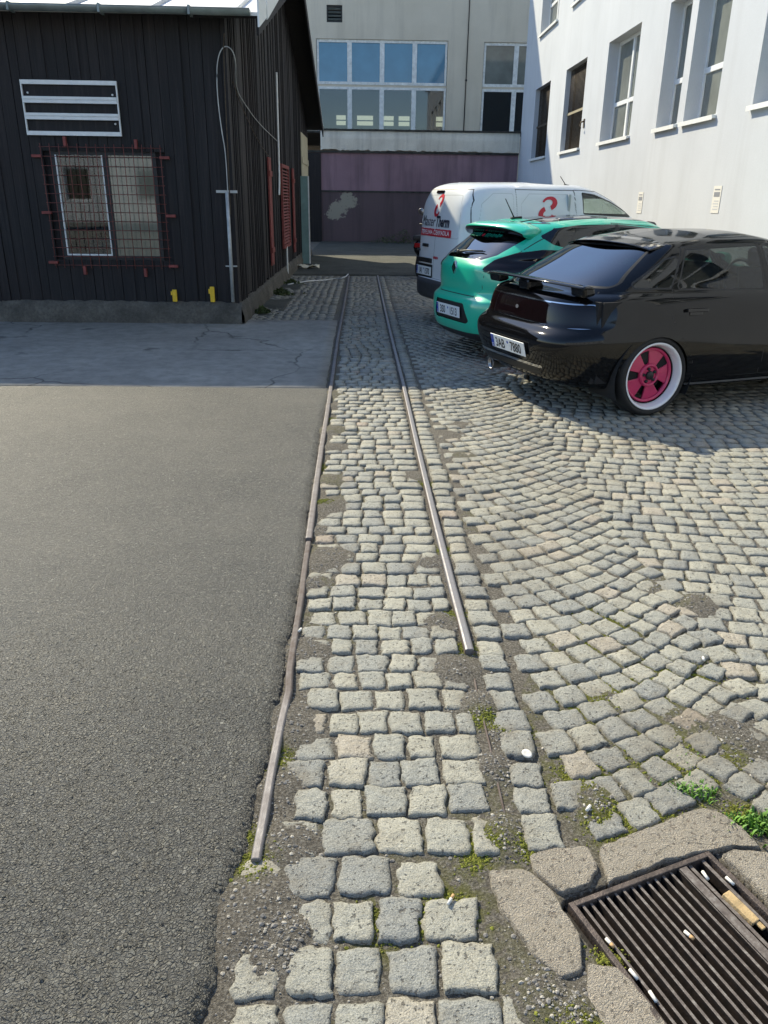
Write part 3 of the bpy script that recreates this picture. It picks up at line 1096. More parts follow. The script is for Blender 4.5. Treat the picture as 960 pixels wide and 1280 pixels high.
def m_planks():
    m, nt, b = new_mat('tarred old planks')
    v = coords(nt, (14, 14, .55))
    v2 = coords(nt)
    n1 = noise(nt, v, 1.6, 6, .6, .3)
    n2 = noise(nt, v2, .7, 5, .6)
    n3 = noise(nt, coords(nt, (60, 60, 1.2)), 1.5, 4, .6)
    c = ramp(nt, n1, [(.25, (.004, .004, .0045)), (.5, (.009, .008, .009)), (.72, (.021, .018, .018)), (.88, (.062, .052, .045))])
    c = mix(nt, ramp(nt, n2, [(.45, grey(0)), (.75, grey(.22))]), c, (.035, .017, .014))
    c = mix(nt, ramp(nt, n3, [(.60, grey(0)), (.75, grey(.35))]), c, (.06, .06, .06))
    nt.links.new(c, b.inputs['Base Color'])
    b.inputs['Roughness'].default_value = .7
    b.inputs['Specular IOR Level'].default_value = .4
    bump(nt, b, mth(nt, 'ADD', n1, n3), .5, .008)
    return m

M['planks'] = m_planks()
M['tin'] = mat_plain('pale roof sheet', (.62, .62, .60), .5, .35, .08, 2)
M['zinc'] = mat_plain('dull zinc gutter', (.20, .23, .225), .5, .5, .3, 3)
M['white_metal'] = mat_plain('white painted metal', (.70, .72, .71), .45, 0, .08, 12)
M['red_paint'] = mat_plain('dull red paint', (.20, .045, .038), .7, 0, .35, 14)
M['red_lead'] = mat_plain('red lead steel rod', (.15, .045, .036), .75, 0, .35, 30)
M['yellow'] = mat_plain('yellow plastic', (.72, .46, .02), .5, 0, .12, 20)
M['dark_frame'] = mat_plain('dark painted frame', (.018, .017, .017), .6, 0, .3, 20)
M['cream'] = mat_plain('cream gate paint', (.48, .44, .31), .7, 0, .3, 5, .2, 30, stretch=(3, 3, .6))
M['teal'] = mat_plain('faded teal board', (.17, .28, .27), .7, 0, .15, 6)
M['conduit'] = mat_plain('grey conduit', (.42, .43, .42), .5, .3, .2, 12)
M['beige'] = m_plaster('beige factory render', (.58, .51, .39), (.72, .64, .51), .30, .3, (.24, .20, .16))
M['parapet'] = m_plaster('peeling whitewash', (.60, .57, .49), (.76, .73, .63), .55, 1.0, (.14, .13, .11), .6)
M['pink_white'] = M['parapet']
M['whitewall'] = m_plaster('whitewashed wall', (.50, .52, .545), (.565, .585, .61), .26, .6, (.34, .34, .34), .15)
M['frame_white'] = mat_plain('white window frame', (.74, .75, .75), .4, 0, .06, 10)
M['frame_old'] = mat_plain('chalky old window frame', (.72, .72, .68), .7, 0, .2, 8)
M['sill'] = mat_plain('white metal sill', (.78, .78, .74), .4, 0, .06, 8)
M['pane_blue'] = mat_glass_solid('blue reflecting pane', (.07, .20, .30), .04, 1.6, .15)
M['pane_dark'] = mat_glass_solid('dark pane', (.018, .022, .024), .03, 1.6)
M['pane_grey'] = mat_glass_solid('grey curtained pane', (.16, .17, .15), .05, 1.55, .25)
M['pane_olive'] = mat_glass_solid('greenish curtained pane', (.11, .12, .095), .05, 1.8, .35)
M['pane_clear'] = mat_glass_clear('clear pane', (.50, .56, .58), .02, 1.65)
M['interior'] = mat_plain('dim interior', (.05, .07, .085), .9, 0, .3, 1)
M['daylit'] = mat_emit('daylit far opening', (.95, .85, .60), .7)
M['rust_grille'] = mat_plain('rusty window bars', (.07, .05, .032), .7, .3, .5, 20)
M['bar_tan'] = mat_plain('tan cross bar', (.30, .26, .17), .7, 0, .2, 12)
M['blackvoid'] = mat_plain('black void', (.008, .008, .009), .9, 0, .2, 4)
M['bitumen'] = mat_plain('mossy bitumen', (.045, .045, .04), .95, 0, .5, 5, .6, 20)

def m_maroon():
    m, nt, b = new_mat('faded maroon wall paint')
    v = coords(nt)
    n1 = noise(nt, v, .5, 6, .6)
    n2 = noise(nt, coords(nt, (1.8, 1.8, .15)), 1.5, 6, .65)
    n3 = noise(nt, v, 30, 5, .7)
    sep = nd(nt, 'ShaderNodeSeparateXYZ')
    nt.links.new(v, sep.inputs[0])
    low = mth(nt, 'LESS_THAN', sep.outputs['Z'], 1.74)
    c = ramp(nt, n1, [(.3, (.20, .125, .15)), (.7, (.31, .20, .23))])
    c = mix(nt, low, c, mix(nt, n1, (.075, .058, .064), (.14, .095, .10)))
    c = mix(nt, ramp(nt, n2, [(.5, grey(0)), (.78, grey(.6))]), c, (.04, .032, .034))
    # flaked patch of bare plaster
    d = nd(nt, 'ShaderNodeVectorMath', operation='DISTANCE')
    d.inputs[1].default_value = (-.72, 31, 1.38)
    nt.links.new(v, d.inputs[0])
    d2 = nd(nt, 'ShaderNodeVectorMath', operation='DISTANCE')
    d2.inputs[1].default_value = (-1.12, 31, 1.05)
    nt.links.new(v, d2.inputs[0])
    dd = mth(nt, 'MINIMUM', d.outputs['Value'], d2.outputs['Value'])
    pn = mth(nt, 'ADD', dd, mth(nt, 'MULTIPLY', noise(nt, v, 5.5, 6, .7), 1.1))
    c = mix(nt, ramp(nt, pn, [(.80, grey(1)), (.88, grey(0))]), c, (.30, .28, .22))
    nt.links.new(c, b.inputs['Base Color'])
    b.inputs['Roughness'].default_value = .88
    bump(nt, b, mth(nt, 'ADD', n3, pn), .3, .01)
    return m
M['maroon'] = m_maroon()

def wall(name, org, ud, nrm, u0, u1, v0, v1, ops, depth, mat, parent):
    """a wall face with real openings and reveals; ops: (u0,u1,v0,v1)"""
    org, ud, nrm = Vector(org), Vector(ud), Vector(nrm)
    us = sorted({u0, u1, *[o[0] for o in ops], *[o[1] for o in ops]})
    vs = sorted({v0, v1, *[o[2] for o in ops], *[o[3] for o in ops]})
    P = lambda u, v, d=0: org + ud * u + Vector((0, 0, v)) - nrm * d
    mb = MB()
    for a, b in zip(us[:-1], us[1:]):
        for c, d in zip(vs[:-1], vs[1:]):
            um, vm = (a + b) / 2, (c + d) / 2
            if any(o[0] < um < o[1] and o[2] < vm < o[3] for o in ops):
                continue
            mb.add([P(a, c), P(b, c), P(b, d), P(a, d)], [(0, 1, 2, 3)])
    for (a, b, c, d) in ops:
        for (p, q) in (((a, c), (b, c)), ((b, c), (b, d)), ((b, d), (a, d)), ((a, d), (a, c))):
            mb.add([P(*p), P(*q), P(*q, depth), P(*p, depth)], [(0, 1, 2, 3)])
    # body behind the face
    t = depth + .25
    ps = [P(u0, v0), P(u1, v0), P(u1, v1), P(u0, v1), P(u0, v0, t), P(u1, v0, t), P(u1, v1, t), P(u0, v1, t)]
    mb.add(ps, [(0, 4, 5, 1), (1, 5, 6, 2), (2, 6, 7, 3), (3, 7, 4, 0)])
    return mb.build(name, mat, parent, fix=False)

# ---- dark wooden hut
HX, HY = -1.62, 10.2
RIDGE_Y, RIDGE_Z, EAVE_Z, FAR_Y = 16.6, 5.32, 3.36, 23.4
def roof_z(y):
    return EAVE_Z + (RIDGE_Z - EAVE_Z) * (1 - abs(y - RIDGE_Y) / (RIDGE_Y - 10.0))
hut = thing('wooden_hut', 'long black tarred wooden hut with a barred window and pale sheet roof', 'hut', (0, 0, 0))
mb = MB()
x = -9.6
WX0, WX1, WZ0, WZ1 = -3.73, -2.50, .76, 1.98
while x < HX - .02:
    wd = random.uniform(.10, .15)
    x1 = min(x + wd, HX)
    d = random.uniform(0, .014)
    spans = [(.24 + random.uniform(-.02, .03), 3.42)]
    if x1 > WX0 and x < WX1:
        spans = [(.25, WZ0), (WZ1, 3.42)]
    for (a, b) in spans:
        mb.box((x + .003, HY - d, a), (x1 - .003, HY + .05, b))
        mb.box((x1 - .02, HY - d - .012, a), (x1 + .014, HY - d, b)) if random.random() < .25 else None
    x = x1
y = HY + .01
while y < FAR_Y:
    wd = random.uniform(.11, .16)
    y1 = min(y + wd, FAR_Y)
    d = random.uniform(0, .016)
    if not (20.9 < y < 23.2):
        mb.box((HX - .05, y + .003, .24 + random.uniform(-.05, .05)), (HX + d, y1 - .003, roof_z((y + y1) / 2) - .02))
        if random.random() < .6:
            mb.box((HX + d, y1 - .02, .25), (HX + d + .014, y1 + .014, roof_z(y1) - .03))
    else:
        mb.box((HX - .05, y + .003, 3.0), (HX + d, y1 - .003, roof_z(y1) - .02))
    y = y1
mb.box((HX - .03, HY - .022, .2), (HX + .022, HY + .06, 3.4))
mb.box((-9.6, HY + .051, .2), (WX0, HY + .06, 3.4)).box((WX1, HY + .051, .2), (HX - .06, HY + .06, 3.4)).box((WX0, HY + .051, .2), (WX1, HY + .06, WZ0)).box((WX0, HY + .051, WZ1), (WX1, HY + .06, 3.4))
mb.box((-9.6, FAR_Y - .1, 0), (HX, FAR_Y, 3.1))
mb.box((-9.65, HY, 0), (-9.6, FAR_Y, 3.1))
mb.build('wall', M['planks'], hut)
pl = MB()
nx = 90
V, F = [], []
for i in range(nx + 1):
    xx = -9.6 + (HX + .05 + 9.6) * i / nx
    for (dy, z) in ((-.08, -.05), (-.075, .10), (-.05, .22), (-.02, .27), (.05, .27)):
        V.append((xx, HY + dy + random.uniform(-.012, .012), z + random.uniform(-.012, .014)))
for i in range(nx):
    for j in range(4):
        F.append((i * 5 + j, (i + 1) * 5 + j, (i + 1) * 5 + j + 1, i * 5 + j + 1))
pl.add(V, F, 0, True)
V, F = [], []
for i in range(nx + 1):
    yy = HY - .05 + (FAR_Y - HY) * i / nx
    for (dx, z) in ((.08, -.05), (.075, .08), (.05, .20), (.02, .25), (-.05, .25)):
        V.append((HX + dx + random.uniform(-.015, .012), yy, z + random.uniform(-.015, .014)))
for i in range(nx):
    for j in range(4):
        F.append((i * 5 + j, i * 5 + j + 1, (i + 1) * 5 + j + 1, (i + 1) * 5 + j))
pl.add(V, F, 0, True)
pl.build('plinth', M['plinth'], hut, fix=False)
rf = MB()
VX = -1.18
rise = (RIDGE_Z - EAVE_Z) / (RIDGE_Y - 10.0)
for sgn, ye in ((-1, 9.86), (1, FAR_Y + .25)):
    z0 = roof_z(10.0) - (.14 * rise) if sgn < 0 else roof_z(ye)
    rf.add([(-10, ye, z0), (VX, ye, z0), (VX, RIDGE_Y, RIDGE_Z), (-10, RIDGE_Y, RIDGE_Z), (-10, ye, z0 + .035), (VX, ye, z0 + .035), (VX, RIDGE_Y, RIDGE_Z + .035), (-10, RIDGE_Y, RIDGE_Z + .035)],
           [(0, 1, 2, 3), (4, 5, 6, 7), (0, 1, 5, 4), (1, 2, 6, 5), (2, 3, 7, 6), (3, 0, 4, 7)])
    xx = -9.7
    while xx < VX - .1 and sgn < 0:
        rf.add([(xx - .018, ye, z0 + .036), (xx + .018, ye, z0 + .036), (xx + .018, RIDGE_Y, RIDGE_Z + .036), (xx - .018, RIDGE_Y, RIDGE_Z + .036),
                (xx - .012, ye, z0 + .075), (xx + .012, ye, z0 + .075), (xx + .012, RIDGE_Y, RIDGE_Z + .075), (xx - .012, RIDGE_Y, RIDGE_Z + .075)], [(4, 5, 6, 7), (0, 1, 5, 4), (2, 3, 7, 6), (3, 0, 4, 7), (1, 2, 6, 5)])
        xx += .92
rf.build('roof', M['tin'], hut)
so_ = MB()
for sgn, ye in ((-1, 9.9), (1, FAR_Y + .2)):
    z0 = roof_z(10.0) - .10 * rise if sgn < 0 else roof_z(ye)
    so_.add([(HX - .3, ye, z0 - .03), (VX - .01, ye, z0 - .03), (VX - .01, RIDGE_Y, RIDGE_Z - .03), (HX - .3, RIDGE_Y, RIDGE_Z - .03), (HX - .3, ye, z0 - .003), (VX - .01, ye, z0 - .003), (VX - .01, RIDGE_Y, RIDGE_Z - .003), (HX - .3, RIDGE_Y, RIDGE_Z - .003)],
            [(0, 1, 2, 3), (4, 5, 6, 7), (0, 1, 5, 4), (1, 2, 6, 5), (2, 3, 7, 6), (3, 0, 4, 7)])
    # barge board at the verge
    so_.add([(VX - .03, ye, z0 - .19), (VX - .003, ye, z0 - .19), (VX - .003, RIDGE_Y, RIDGE_Z - .19), (VX - .03, RIDGE_Y, RIDGE_Z - .19), (VX - .03, ye, z0 - .032), (VX - .003, ye, z0 - .032), (VX - .003, RIDGE_Y, RIDGE_Z - .032), (VX - .03, RIDGE_Y, RIDGE_Z - .032)],
            [(0, 1, 2, 3), (4, 5, 6, 7), (0, 1, 5, 4), (1, 2, 6, 5), (2, 3, 7, 6), (3, 0, 4, 7)])
so_.build('barge_board', M['planks'], hut)
gu = MB()
prof = [(math.cos(math.pi * k / 8) * .065, -math.sin(math.pi * k / 8) * .065) for k in range(9)]
V, F = [], []
for xx in (-10, HX + .36):
    for (a, b) in prof:
        V.append((xx, 9.80 + a, 3.37 + b + (xx + 1.6) * -.004))
n = len(prof)
for k in range(n - 1):
    F.append((k, k + 1, n + k + 1, n + k))
F.append(tuple(range(n)))
F.append(tuple(range(n, 2 * n)))
gu.add(V, F, 0, True)
o = gu.build('gutter', M['zinc'], hut)
sm = o.modifiers.new('t', 'SOLIDIFY')
sm.thickness = .004
for xx in np.arange(-9.5, -1.3, .95):
    MB().box((xx - .012, 9.73, 3.30 + (xx + 1.6) * -.004), (xx + .012, 9.90, 3.385 + (xx + 1.6) * -.004)).build('gutter_bracket', M['zinc'], hut)
fl = MB()
fl.prism([(9.78, 3.20), (9.78, 3.52), (10.5, 3.72), (10.5, 3.42)], 'x', VX + .001, VX + .02)
fl.prism([(10.6, 3.42), (10.6, 3.74), (13.2, 4.53), (13.2, 4.30)], 'x', VX + .001, VX + .02)
fl.build('verge_flashing', M['white_metal'], hut)
# front window with its red rod grille
wn_ = MB().box((WX0, HY + .02, WZ0), (WX1, HY + .05, WZ0 + .05)).box((WX0, HY + .02, WZ1 - .04), (WX1, HY + .05, WZ1)).box((WX0, HY + .02, WZ0 + .05), (WX0 + .05, HY + .05, WZ1 - .04)).box((WX1 - .05, HY + .02, WZ0 + .05), (WX1, HY + .05, WZ1 - .04)).box((-3.125, HY + .02, WZ0 + .05), (-3.065, HY + .05, WZ1 - .04))
win = wn_.build('window', M['dark_frame'], hut)
sa = MB().box((-3.68, HY + .01, .81), (-3.665, HY + .045, 1.94)).box((-3.14, HY + .01, .81), (-3.127, HY + .045, 1.94)).box((-3.665, HY + .01, .81), (-3.14, HY + .045, .828))
sa.build('sash', M['white_metal'], win)
p = MB().box((-3.665, HY + .032, .828), (-3.14, HY + .040, 1.94)).build('pane', M['pane_clear'], win)
p = MB().box((-3.065, HY + .032, .81), (-2.55, HY + .040, 1.94)).build('pane', M['pane_olive'], win)
MB().box((-4.6, HY + 1.6, .1), (-2.0, HY + 1.65, 2.6)).box((-4.6, HY + .1, .1), (-4.55, HY + 1.6, 2.6)).box((-2.0, HY + .1, .1), (-1.95, HY + 1.6, 2.6)).build('room', M['interior'], win)
bl = MB()
for k in range(7):
    bl.box((-3.60 + .01 * k, HY + .5, .80 + .028 * k), (-3.16 - .004 * k, HY + .75, .822 + .028 * k))
bl.build('paper_stack', M['conduit'], win)
gr = MB()
for i in range(14):
    xx = -3.81 + 1.39 * i / 13
    gr.tube([(xx, HY - .06, .665), (xx, HY - .06, 2.055)], .0042, 6)
for i in range(14):
    zz = .70 + 1.32 * i / 13
    gr.tube([(-3.83, HY - .05, zz), (-2.40, HY - .05, zz)], .0042, 6)
gr.build('grille', M['red_lead'], win)
for (xx, zz, hz) in [(-3.87, 1.92, 1), (-3.84, 1.30, 1), (-3.84, .73, 1), (-2.38, 1.92, 1), (-2.36, 1.28, 1), (-2.38, .70, 1), (-3.52, 2.08, 0), (-2.70, 2.06, 0), (-3.47, .64, 0), (-2.73, .62, 0)]:
    if hz:
        MB().box((xx - .055, HY - .065, zz - .015), (xx + .055, HY - .02, zz + .015)).build('grille_bracket', M['red_paint'], win, .002)
    else:
        MB().box((xx - .016, HY - .065, zz - .05), (xx + .016, HY - .02, zz + .05)).build('grille_bracket', M['red_paint'], win, .002)
# side wall: red shutters and louvre, cream gate
for (y0, y1, z0, z1, lab) in [(13.65, 14.0, .45, 2.10, 'red plank shutter, nearest the corner'), (18.0, 18.35, .40, 2.08, 'narrow red plank shutter, far one')]:
    mb = MB()
    k = 3
    for i in range(k):
        a = y0 + (y1 - y0) * i / k
        mb.box((HX + .034, a + .004, z0), (HX + .058, a + (y1 - y0) / k - .004, z1))
    mb.box((HX + .059, y0 + .01, z0 + .2), (HX + .075, y1 - .01, z0 + .28)).box((HX + .059, y0 + .01, z1 - .28), (HX + .075, y1 - .01, z1 - .2))
    mb.build('shutter', M['red_paint'], hut)['label'] = lab
lv = MB().box((HX + .034, 15.65, .60), (HX + .07, 15.72, 2.08)).box((HX + .034, 16.98, .60), (HX + .07, 17.05, 2.08)).box((HX + .034, 15.72, 2.02), (HX + .07, 16.98, 2.08)).box((HX + .034, 15.72, .60), (HX + .07, 16.98, .66))
lo = lv.build('louvre_frame', M['red_paint'], hut)
mb = MB()
for i in range(24):
    z = .67 + 1.33 * i / 24
    mb.obox((HX + .05, 16.35, z + .025), (.014, 0, -.014), (0, .62, 0), (.003, 0, .003))
mb.build('louvre', M['red_paint'], lo)
gt = MB()
for i in range(8):
    a = 20.95 + 2.2 * i / 8
    gt.box((HX - .02, a + .005, .06), (HX + .03, a + .27, 2.98))
gt.box((HX + .031, 20.98, .5), (HX + .05, 23.1, .64)).box((HX + .031, 20.98, 2.3), (HX + .05, 23.1, 2.44))
g_ = gt.build('gate_leaf', M['cream'], hut)
MB().tube([(HX + .04, 22.9, 1.0), (HX + .09, 22.9, 1.0), (HX + .09, 22.9, 1.2), (HX + .04, 22.9, 1.2)], .012, 6).build('handle', M['dark_frame'], g_)
# conduit at the corner
cd = MB().tube([(-1.67, HY - .06, .28), (-1.67, HY - .06, 1.56)], .022, 8).box((-1.80, HY - .05, 1.545), (-1.55, HY - .02, 1.575)).box((-1.74, HY - .05, .70), (-1.60, HY - .02, .715))
cd.build('conduit', M['conduit'], hut)

# things on the hut
sf = thing('sign_frame', 'white empty metal frame with two cross rails above the barred window', 'frame', (-3.40, HY - .02, 2.14))
fb = MB().box((-.545, -.03, 0), (-.53, 0, .57)).box((.53, -.03, 0), (.545, 0, .57)).box((-.53, -.03, 0), (.53, 0, .045)).box((-.53, -.03, .525), (.53, 0, .57))
fb.build('frame', M['white_metal'], sf, .003)
for z in (.165, .335):
    MB().box((-.53, -.04, z), (.53, -.004, z + .028)).box((-.53, -.034, z + .029), (.53, -.006, z + .038)).box((-.53, -.04, z + .039), (.53, -.004, z + .068)).build('rail', M['white_metal'], sf, .002)
MB().box((-.53, .001, .02), (.53, .006, .55)).build('backing', M['planks'], sf)
for (xx, zz) in ((-.48, .44), (.48, .43), (.48, .13)):
    MB().lathe([(.0001, -.012), (.010, -.010), (.012, 0)], 10, 'y', (xx, -.002, zz)).build('screw', M['white_metal'], sf)
def bracket(x, z, h, label):
    t = thing('yellow_bracket', label, 'bracket', (x, HY - .03, z), 0, 'yellow clips on the hut plinth')
    MB().box((-.028, -.03, 0), (.028, 0, h)).build('plate', M['yellow'], t, .006)
    MB().box((-.045, -.026, h * .55), (-.0285, -.004, h * .85)).build('lug', M['yellow'], t)
bracket(-2.395, .275, .145, 'yellow clip low on the black hut front, the one nearer the window')
bracket(-1.925, .275, .185, 'taller yellow clip low on the black hut front, beside the corner conduit')
def cable(pts, r, label, mat):
    # smooth the run
    P = [Vector(p) for p in pts]
    for _ in range(3):
        Q = [P[0]]
        for a, b in zip(P[:-1], P[1:]):
            Q += [a * .75 + b * .25, a * .25 + b * .75]
        Q.append(P[-1])
        P = Q
    return tag(MB().tube(P, r, 6).build('cable', mat), label, 'cable')
YF = HY - .055
cable([(-1.66, YF, 1.56), (-1.66, YF, 2.0), (-1.69, YF, 2.2), (-1.72, YF, 2.6), (-1.70, YF, 2.95), (-1.60, YF, 3.1), (-1.48, 10.15, 3.0), (-1.56, 10.5, 2.7), (-1.57, 11.2, 2.62), (-1.575, 12.6, 2.5), (-1.575, 15.3, 2.42)], .0065, 'grey cable looping up from the conduit and round the hut corner', M['conduit'])
cable([(-1.64, YF - .01, 1.3), (-1.63, YF - .01, 2.2), (-1.62, YF - .01, 3.0), (-1.60, YF, 3.2)], .006, 'dark straight cable running up beside the hut corner', M['rust_grille'])
cable([(-1.57, 10.4, 2.75), (-1.57, 11.0, 2.55), (-1.575, 12.5, 2.25), (-1.575, 13.8, 2.12)], .006, 'thin cable sagging along the hut side below the loop', M['rust_grille'])
cable([(-1.565, 15.1, 1.55), (-1.565, 15.25, 1.8), (-1.565, 15.3, 2.6), (-1.565, 15.35, 3.5)], .018, 'white cable hanging straight down the hut side by the red louvre', M['white_metal'])
cable([(-1.56, 16.2, .1), (-1.56, 16.2, .55), (-1.56, 16.2, .62)], .02, 'short white capped pipe at the foot of the hut side', M['white_metal'])
tb = thing('teal_board', 'faded teal board with a white edge standing against the hut side', 'board', (HX + .06, 20.0, 0))
MB().box((0, 0, .02), (.17, .03, 1.98)).build('sheet', M['teal'], tb)
MB().box((.171, -.004, .02), (.198, .034, 1.98)).build('edge_strip', M['white_metal'], tb)

# ---- factory building far behind
FY = 39.0
fac = thing('factory_building', 'tall beige factory building with wide white framed window bands', 'building', (0, 0, 0))
opA, opB = (-2.22, 3.50, 4.10, 7.90), (5.06, 10.8, 4.10, 7.88)
opV = (-1.75, -1.08, 8.51, 9.15)
opL = (-9.5, -3.8, 4.10, 7.90)
up_ = [(a, b, 11.2, 14.6) for (a, b) in ((-9.5, -3.8), (-2.22, 3.5), (5.06, 10.8))]
wall('wall', (0, FY, 0), (1, 0, 0), (0, -1, 0), -13, 17, 0, 16.4, [opA, opB, opV, opL] + up_, .22, M['beige'], fac)
MB().box((-13.2, FY - .25, 16.4), (17.2, FY + 12, 16.7)).build('roof', M['bitumen'], fac)
MB().box((-13, FY + .6, 0), (-12.9, FY + 11.9, 16.4)).box((16.9, FY + .6, 0), (17, FY + 11.9, 16.4)).box((-13, FY + 11.8, 0), (17, FY + 11.9, 4.2)).box((-13, FY + 11.8, 8), (17, FY + 11.9, 16.4)).build('rear_wall', M['beige'], fac)
MB().tube([(4.33, FY - .03, 3.9), (4.36, FY - .03, 16.3)], .022, 6).tube([(4.34, FY - .05, 6.4), (4.34, FY - .02, 6.4)], .05, 6).build('lightning_rod', M['dark_frame'], fac)
def factory_window(op, blue, far=True):
    u0, u1, v0, v1 = op
    y0, y1 = FY + .06, FY + .15
    mid0, mid1 = 5.98 + v0 - 4.1, 6.28 + v0 - 4.1
    mb = MB()
    mb.box((u0 + .02, y0, v1 - .12), (u1 - .02, y1, v1 - .01)).box((u0 + .02, y0, v0), (u1 - .02, y1, v0 + .1))
    mb.box((u0 + .02, y0, mid1 - .11), (u1 - .02, y1, mid1)).box((u0 + .02, y0, mid0), (u1 - .02, y1, mid0 + .10))
    n = 4
    wd = (u1 - u0 - .04) / n
    for i in range(n + 1):
        x = u0 + .02 + wd * i
        a, b = (x, x + .09) if i == 0 else (x - .09, x) if i == n else (x - .10, x + .10)
        for (za, zb) in ((v0 + .1, mid0), (mid1, v1 - .12)):
            mb.box((a, y0 + .004, za), (b, y1 - .004, zb))
    f = mb.build('window', M['frame_old'], fac)
    MB().box((u0, y0 + .02, mid0 + .1), (u1, y1 + .05, mid1 - .11)).build('transom', M['beige'], f)
    for i in range(n):
        xa, xb = u0 + .02 + wd * i + .06, u0 + .02 + wd * (i + 1) - .06
        MB().box((xa, FY + .10, mid1 - .02), (xb, FY + .106, v1 - .1)).build('pane', blue, f)
        MB().box((xa, FY + .10, v0 + .06), (xb, FY + .106, mid0 + .02)).build('pane', M['pane_clear'] if far else blue, f)
    return f
fA = factory_window(opA, M['pane_blue'])
factory_window(opB, M['pane_grey'])
factory_window(opL, M['pane_blue'])
for o_ in up_:
    factory_window(o_, M['pane_blue'], False)
MB().box((-12.8, FY + 6.0, 3.6), (16.8, FY + 6.05, 9.0)).box((-12.8, FY + .5, 3.55), (16.8, FY + 6, 3.6)).box((-12.8, FY + .5, 9.0), (16.8, FY + 6, 9.05)).build('room', M['interior'], fac)
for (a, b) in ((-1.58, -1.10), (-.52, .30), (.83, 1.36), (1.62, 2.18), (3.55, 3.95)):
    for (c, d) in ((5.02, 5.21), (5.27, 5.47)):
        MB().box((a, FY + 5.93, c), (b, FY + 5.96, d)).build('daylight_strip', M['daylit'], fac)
vw = MB().box((opV[0], FY + .05, opV[2]), (opV[1], FY + .1, opV[2] + .06)).box((opV[0], FY + .05, opV[3] - .06), (opV[1], FY + .1, opV[3])).box((opV[0], FY + .05, opV[2] + .06), (opV[0] + .06, FY + .1, opV[3] - .06)).box((opV[1] - .06, FY + .05, opV[2] + .06), (opV[1], FY + .1, opV[3] - .06)).build('vent_window', M['dark_frame'], fac)
mb = MB()
for i in range(4):
    mb.obox(((opV[0] + opV[1]) / 2, FY + .07, opV[2] + .12 + .13 * i), (.28, 0, 0), (0, .03, -.03), (0, .004, .004))
mb.build('slat', M['zinc'], vw)

# ---- maroon annexe in front of it
an = thing('maroon_annexe', 'low maroon wall with flaking paint and a whitewashed parapet', 'annexe', (0, 0, 0))
AY = 31.0
MB().box((-9, AY, 0), (5.47, AY + .3, 3.06)).build('wall', M['maroon'], an)
MB().box((-9, AY - .02, 1.72), (5.46, AY - .001, 1.78)).build('ledge', M['bitumen'], an)
V, F = [], []
n = 80
for i in range(n + 1):
    x = -1.66 + (5.46 + 1.66) * i / n
    for (y, z) in ((AY - .10, 3.12 + random.uniform(-.03, .03)), (AY - .12, 3.45 + random.uniform(-.01, .01)), (AY - .12, 3.74), (AY + .2, 3.76)):
        V.append((x, y + random.uniform(-.008, .008), z))
for i in range(n):
    for j in range(3):
        F.append((i * 4 + j, (i + 1) * 4 + j, (i + 1) * 4 + j + 1, i * 4 + j + 1))
F.append((0, 1, 2, 3))
MB().add(V, F, 0, True).build('parapet', M['parapet'], an, fix=False)
mb = MB().box((-1.7, AY - .17, 3.75), (5.48, AY + .35, 3.80)).box((-9, AY + .3, 3.70), (5.48, FY - .01, 3.76))
mb.box((-9, AY - .07, 3.03), (5.47, AY + .2, 3.10))
mb.build('roof', M['bitumen'], an)
MB().box((-2.25, AY - .06, 0), (-1.66, AY - .022, 3.02)).build('pier', M['planks'], an)

# ---- white building on the right
WXX = 5.5
wb = thing('white_building', 'white rendered building with deep window reveals along the parking yard', 'building', (0, 0, 0))
gnd = [(28.75, 26.5), (24.5, 22.3), (20.4, 18.12), (16.5, 15.40), (15.10, 13.72), (12.45, 10.25), (8.9, 6.7), (5.2, 3.0)]
fst = [(28.7, 26.2), (24.4, 22.3), (20.4, 18.1), (16.5, 13.7), (12.45, 10.25), (8.9, 6.7), (5.2, 3.0)]
ops = [(b, a, 2.80, 4.87) for a, b in gnd] + [(b, a, 6.38, 8.45) for a, b in fst]
wall('wall', (WXX, 0, 0), (0, 1, 0), (-1, 0, 0), -2.0, 31.0, 0, 10.6, ops, .34, M['whitewall'], wb)
MB().box((WXX + .62, -2, 0), (WXX + 9, -1.9, 10.6)).box((WXX + .62, 30.9, 0), (WXX + 9, 31, 10.6)).box((WXX + 9, -2, 0), (WXX + 9.1, 31, 10.6)).build('rear_wall', M['whitewall'], wb)
MB().box((WXX - .25, -2.2, 10.6), (WXX + 9.2, 31.1, 10.85)).build('roof', M['tin'], wb)
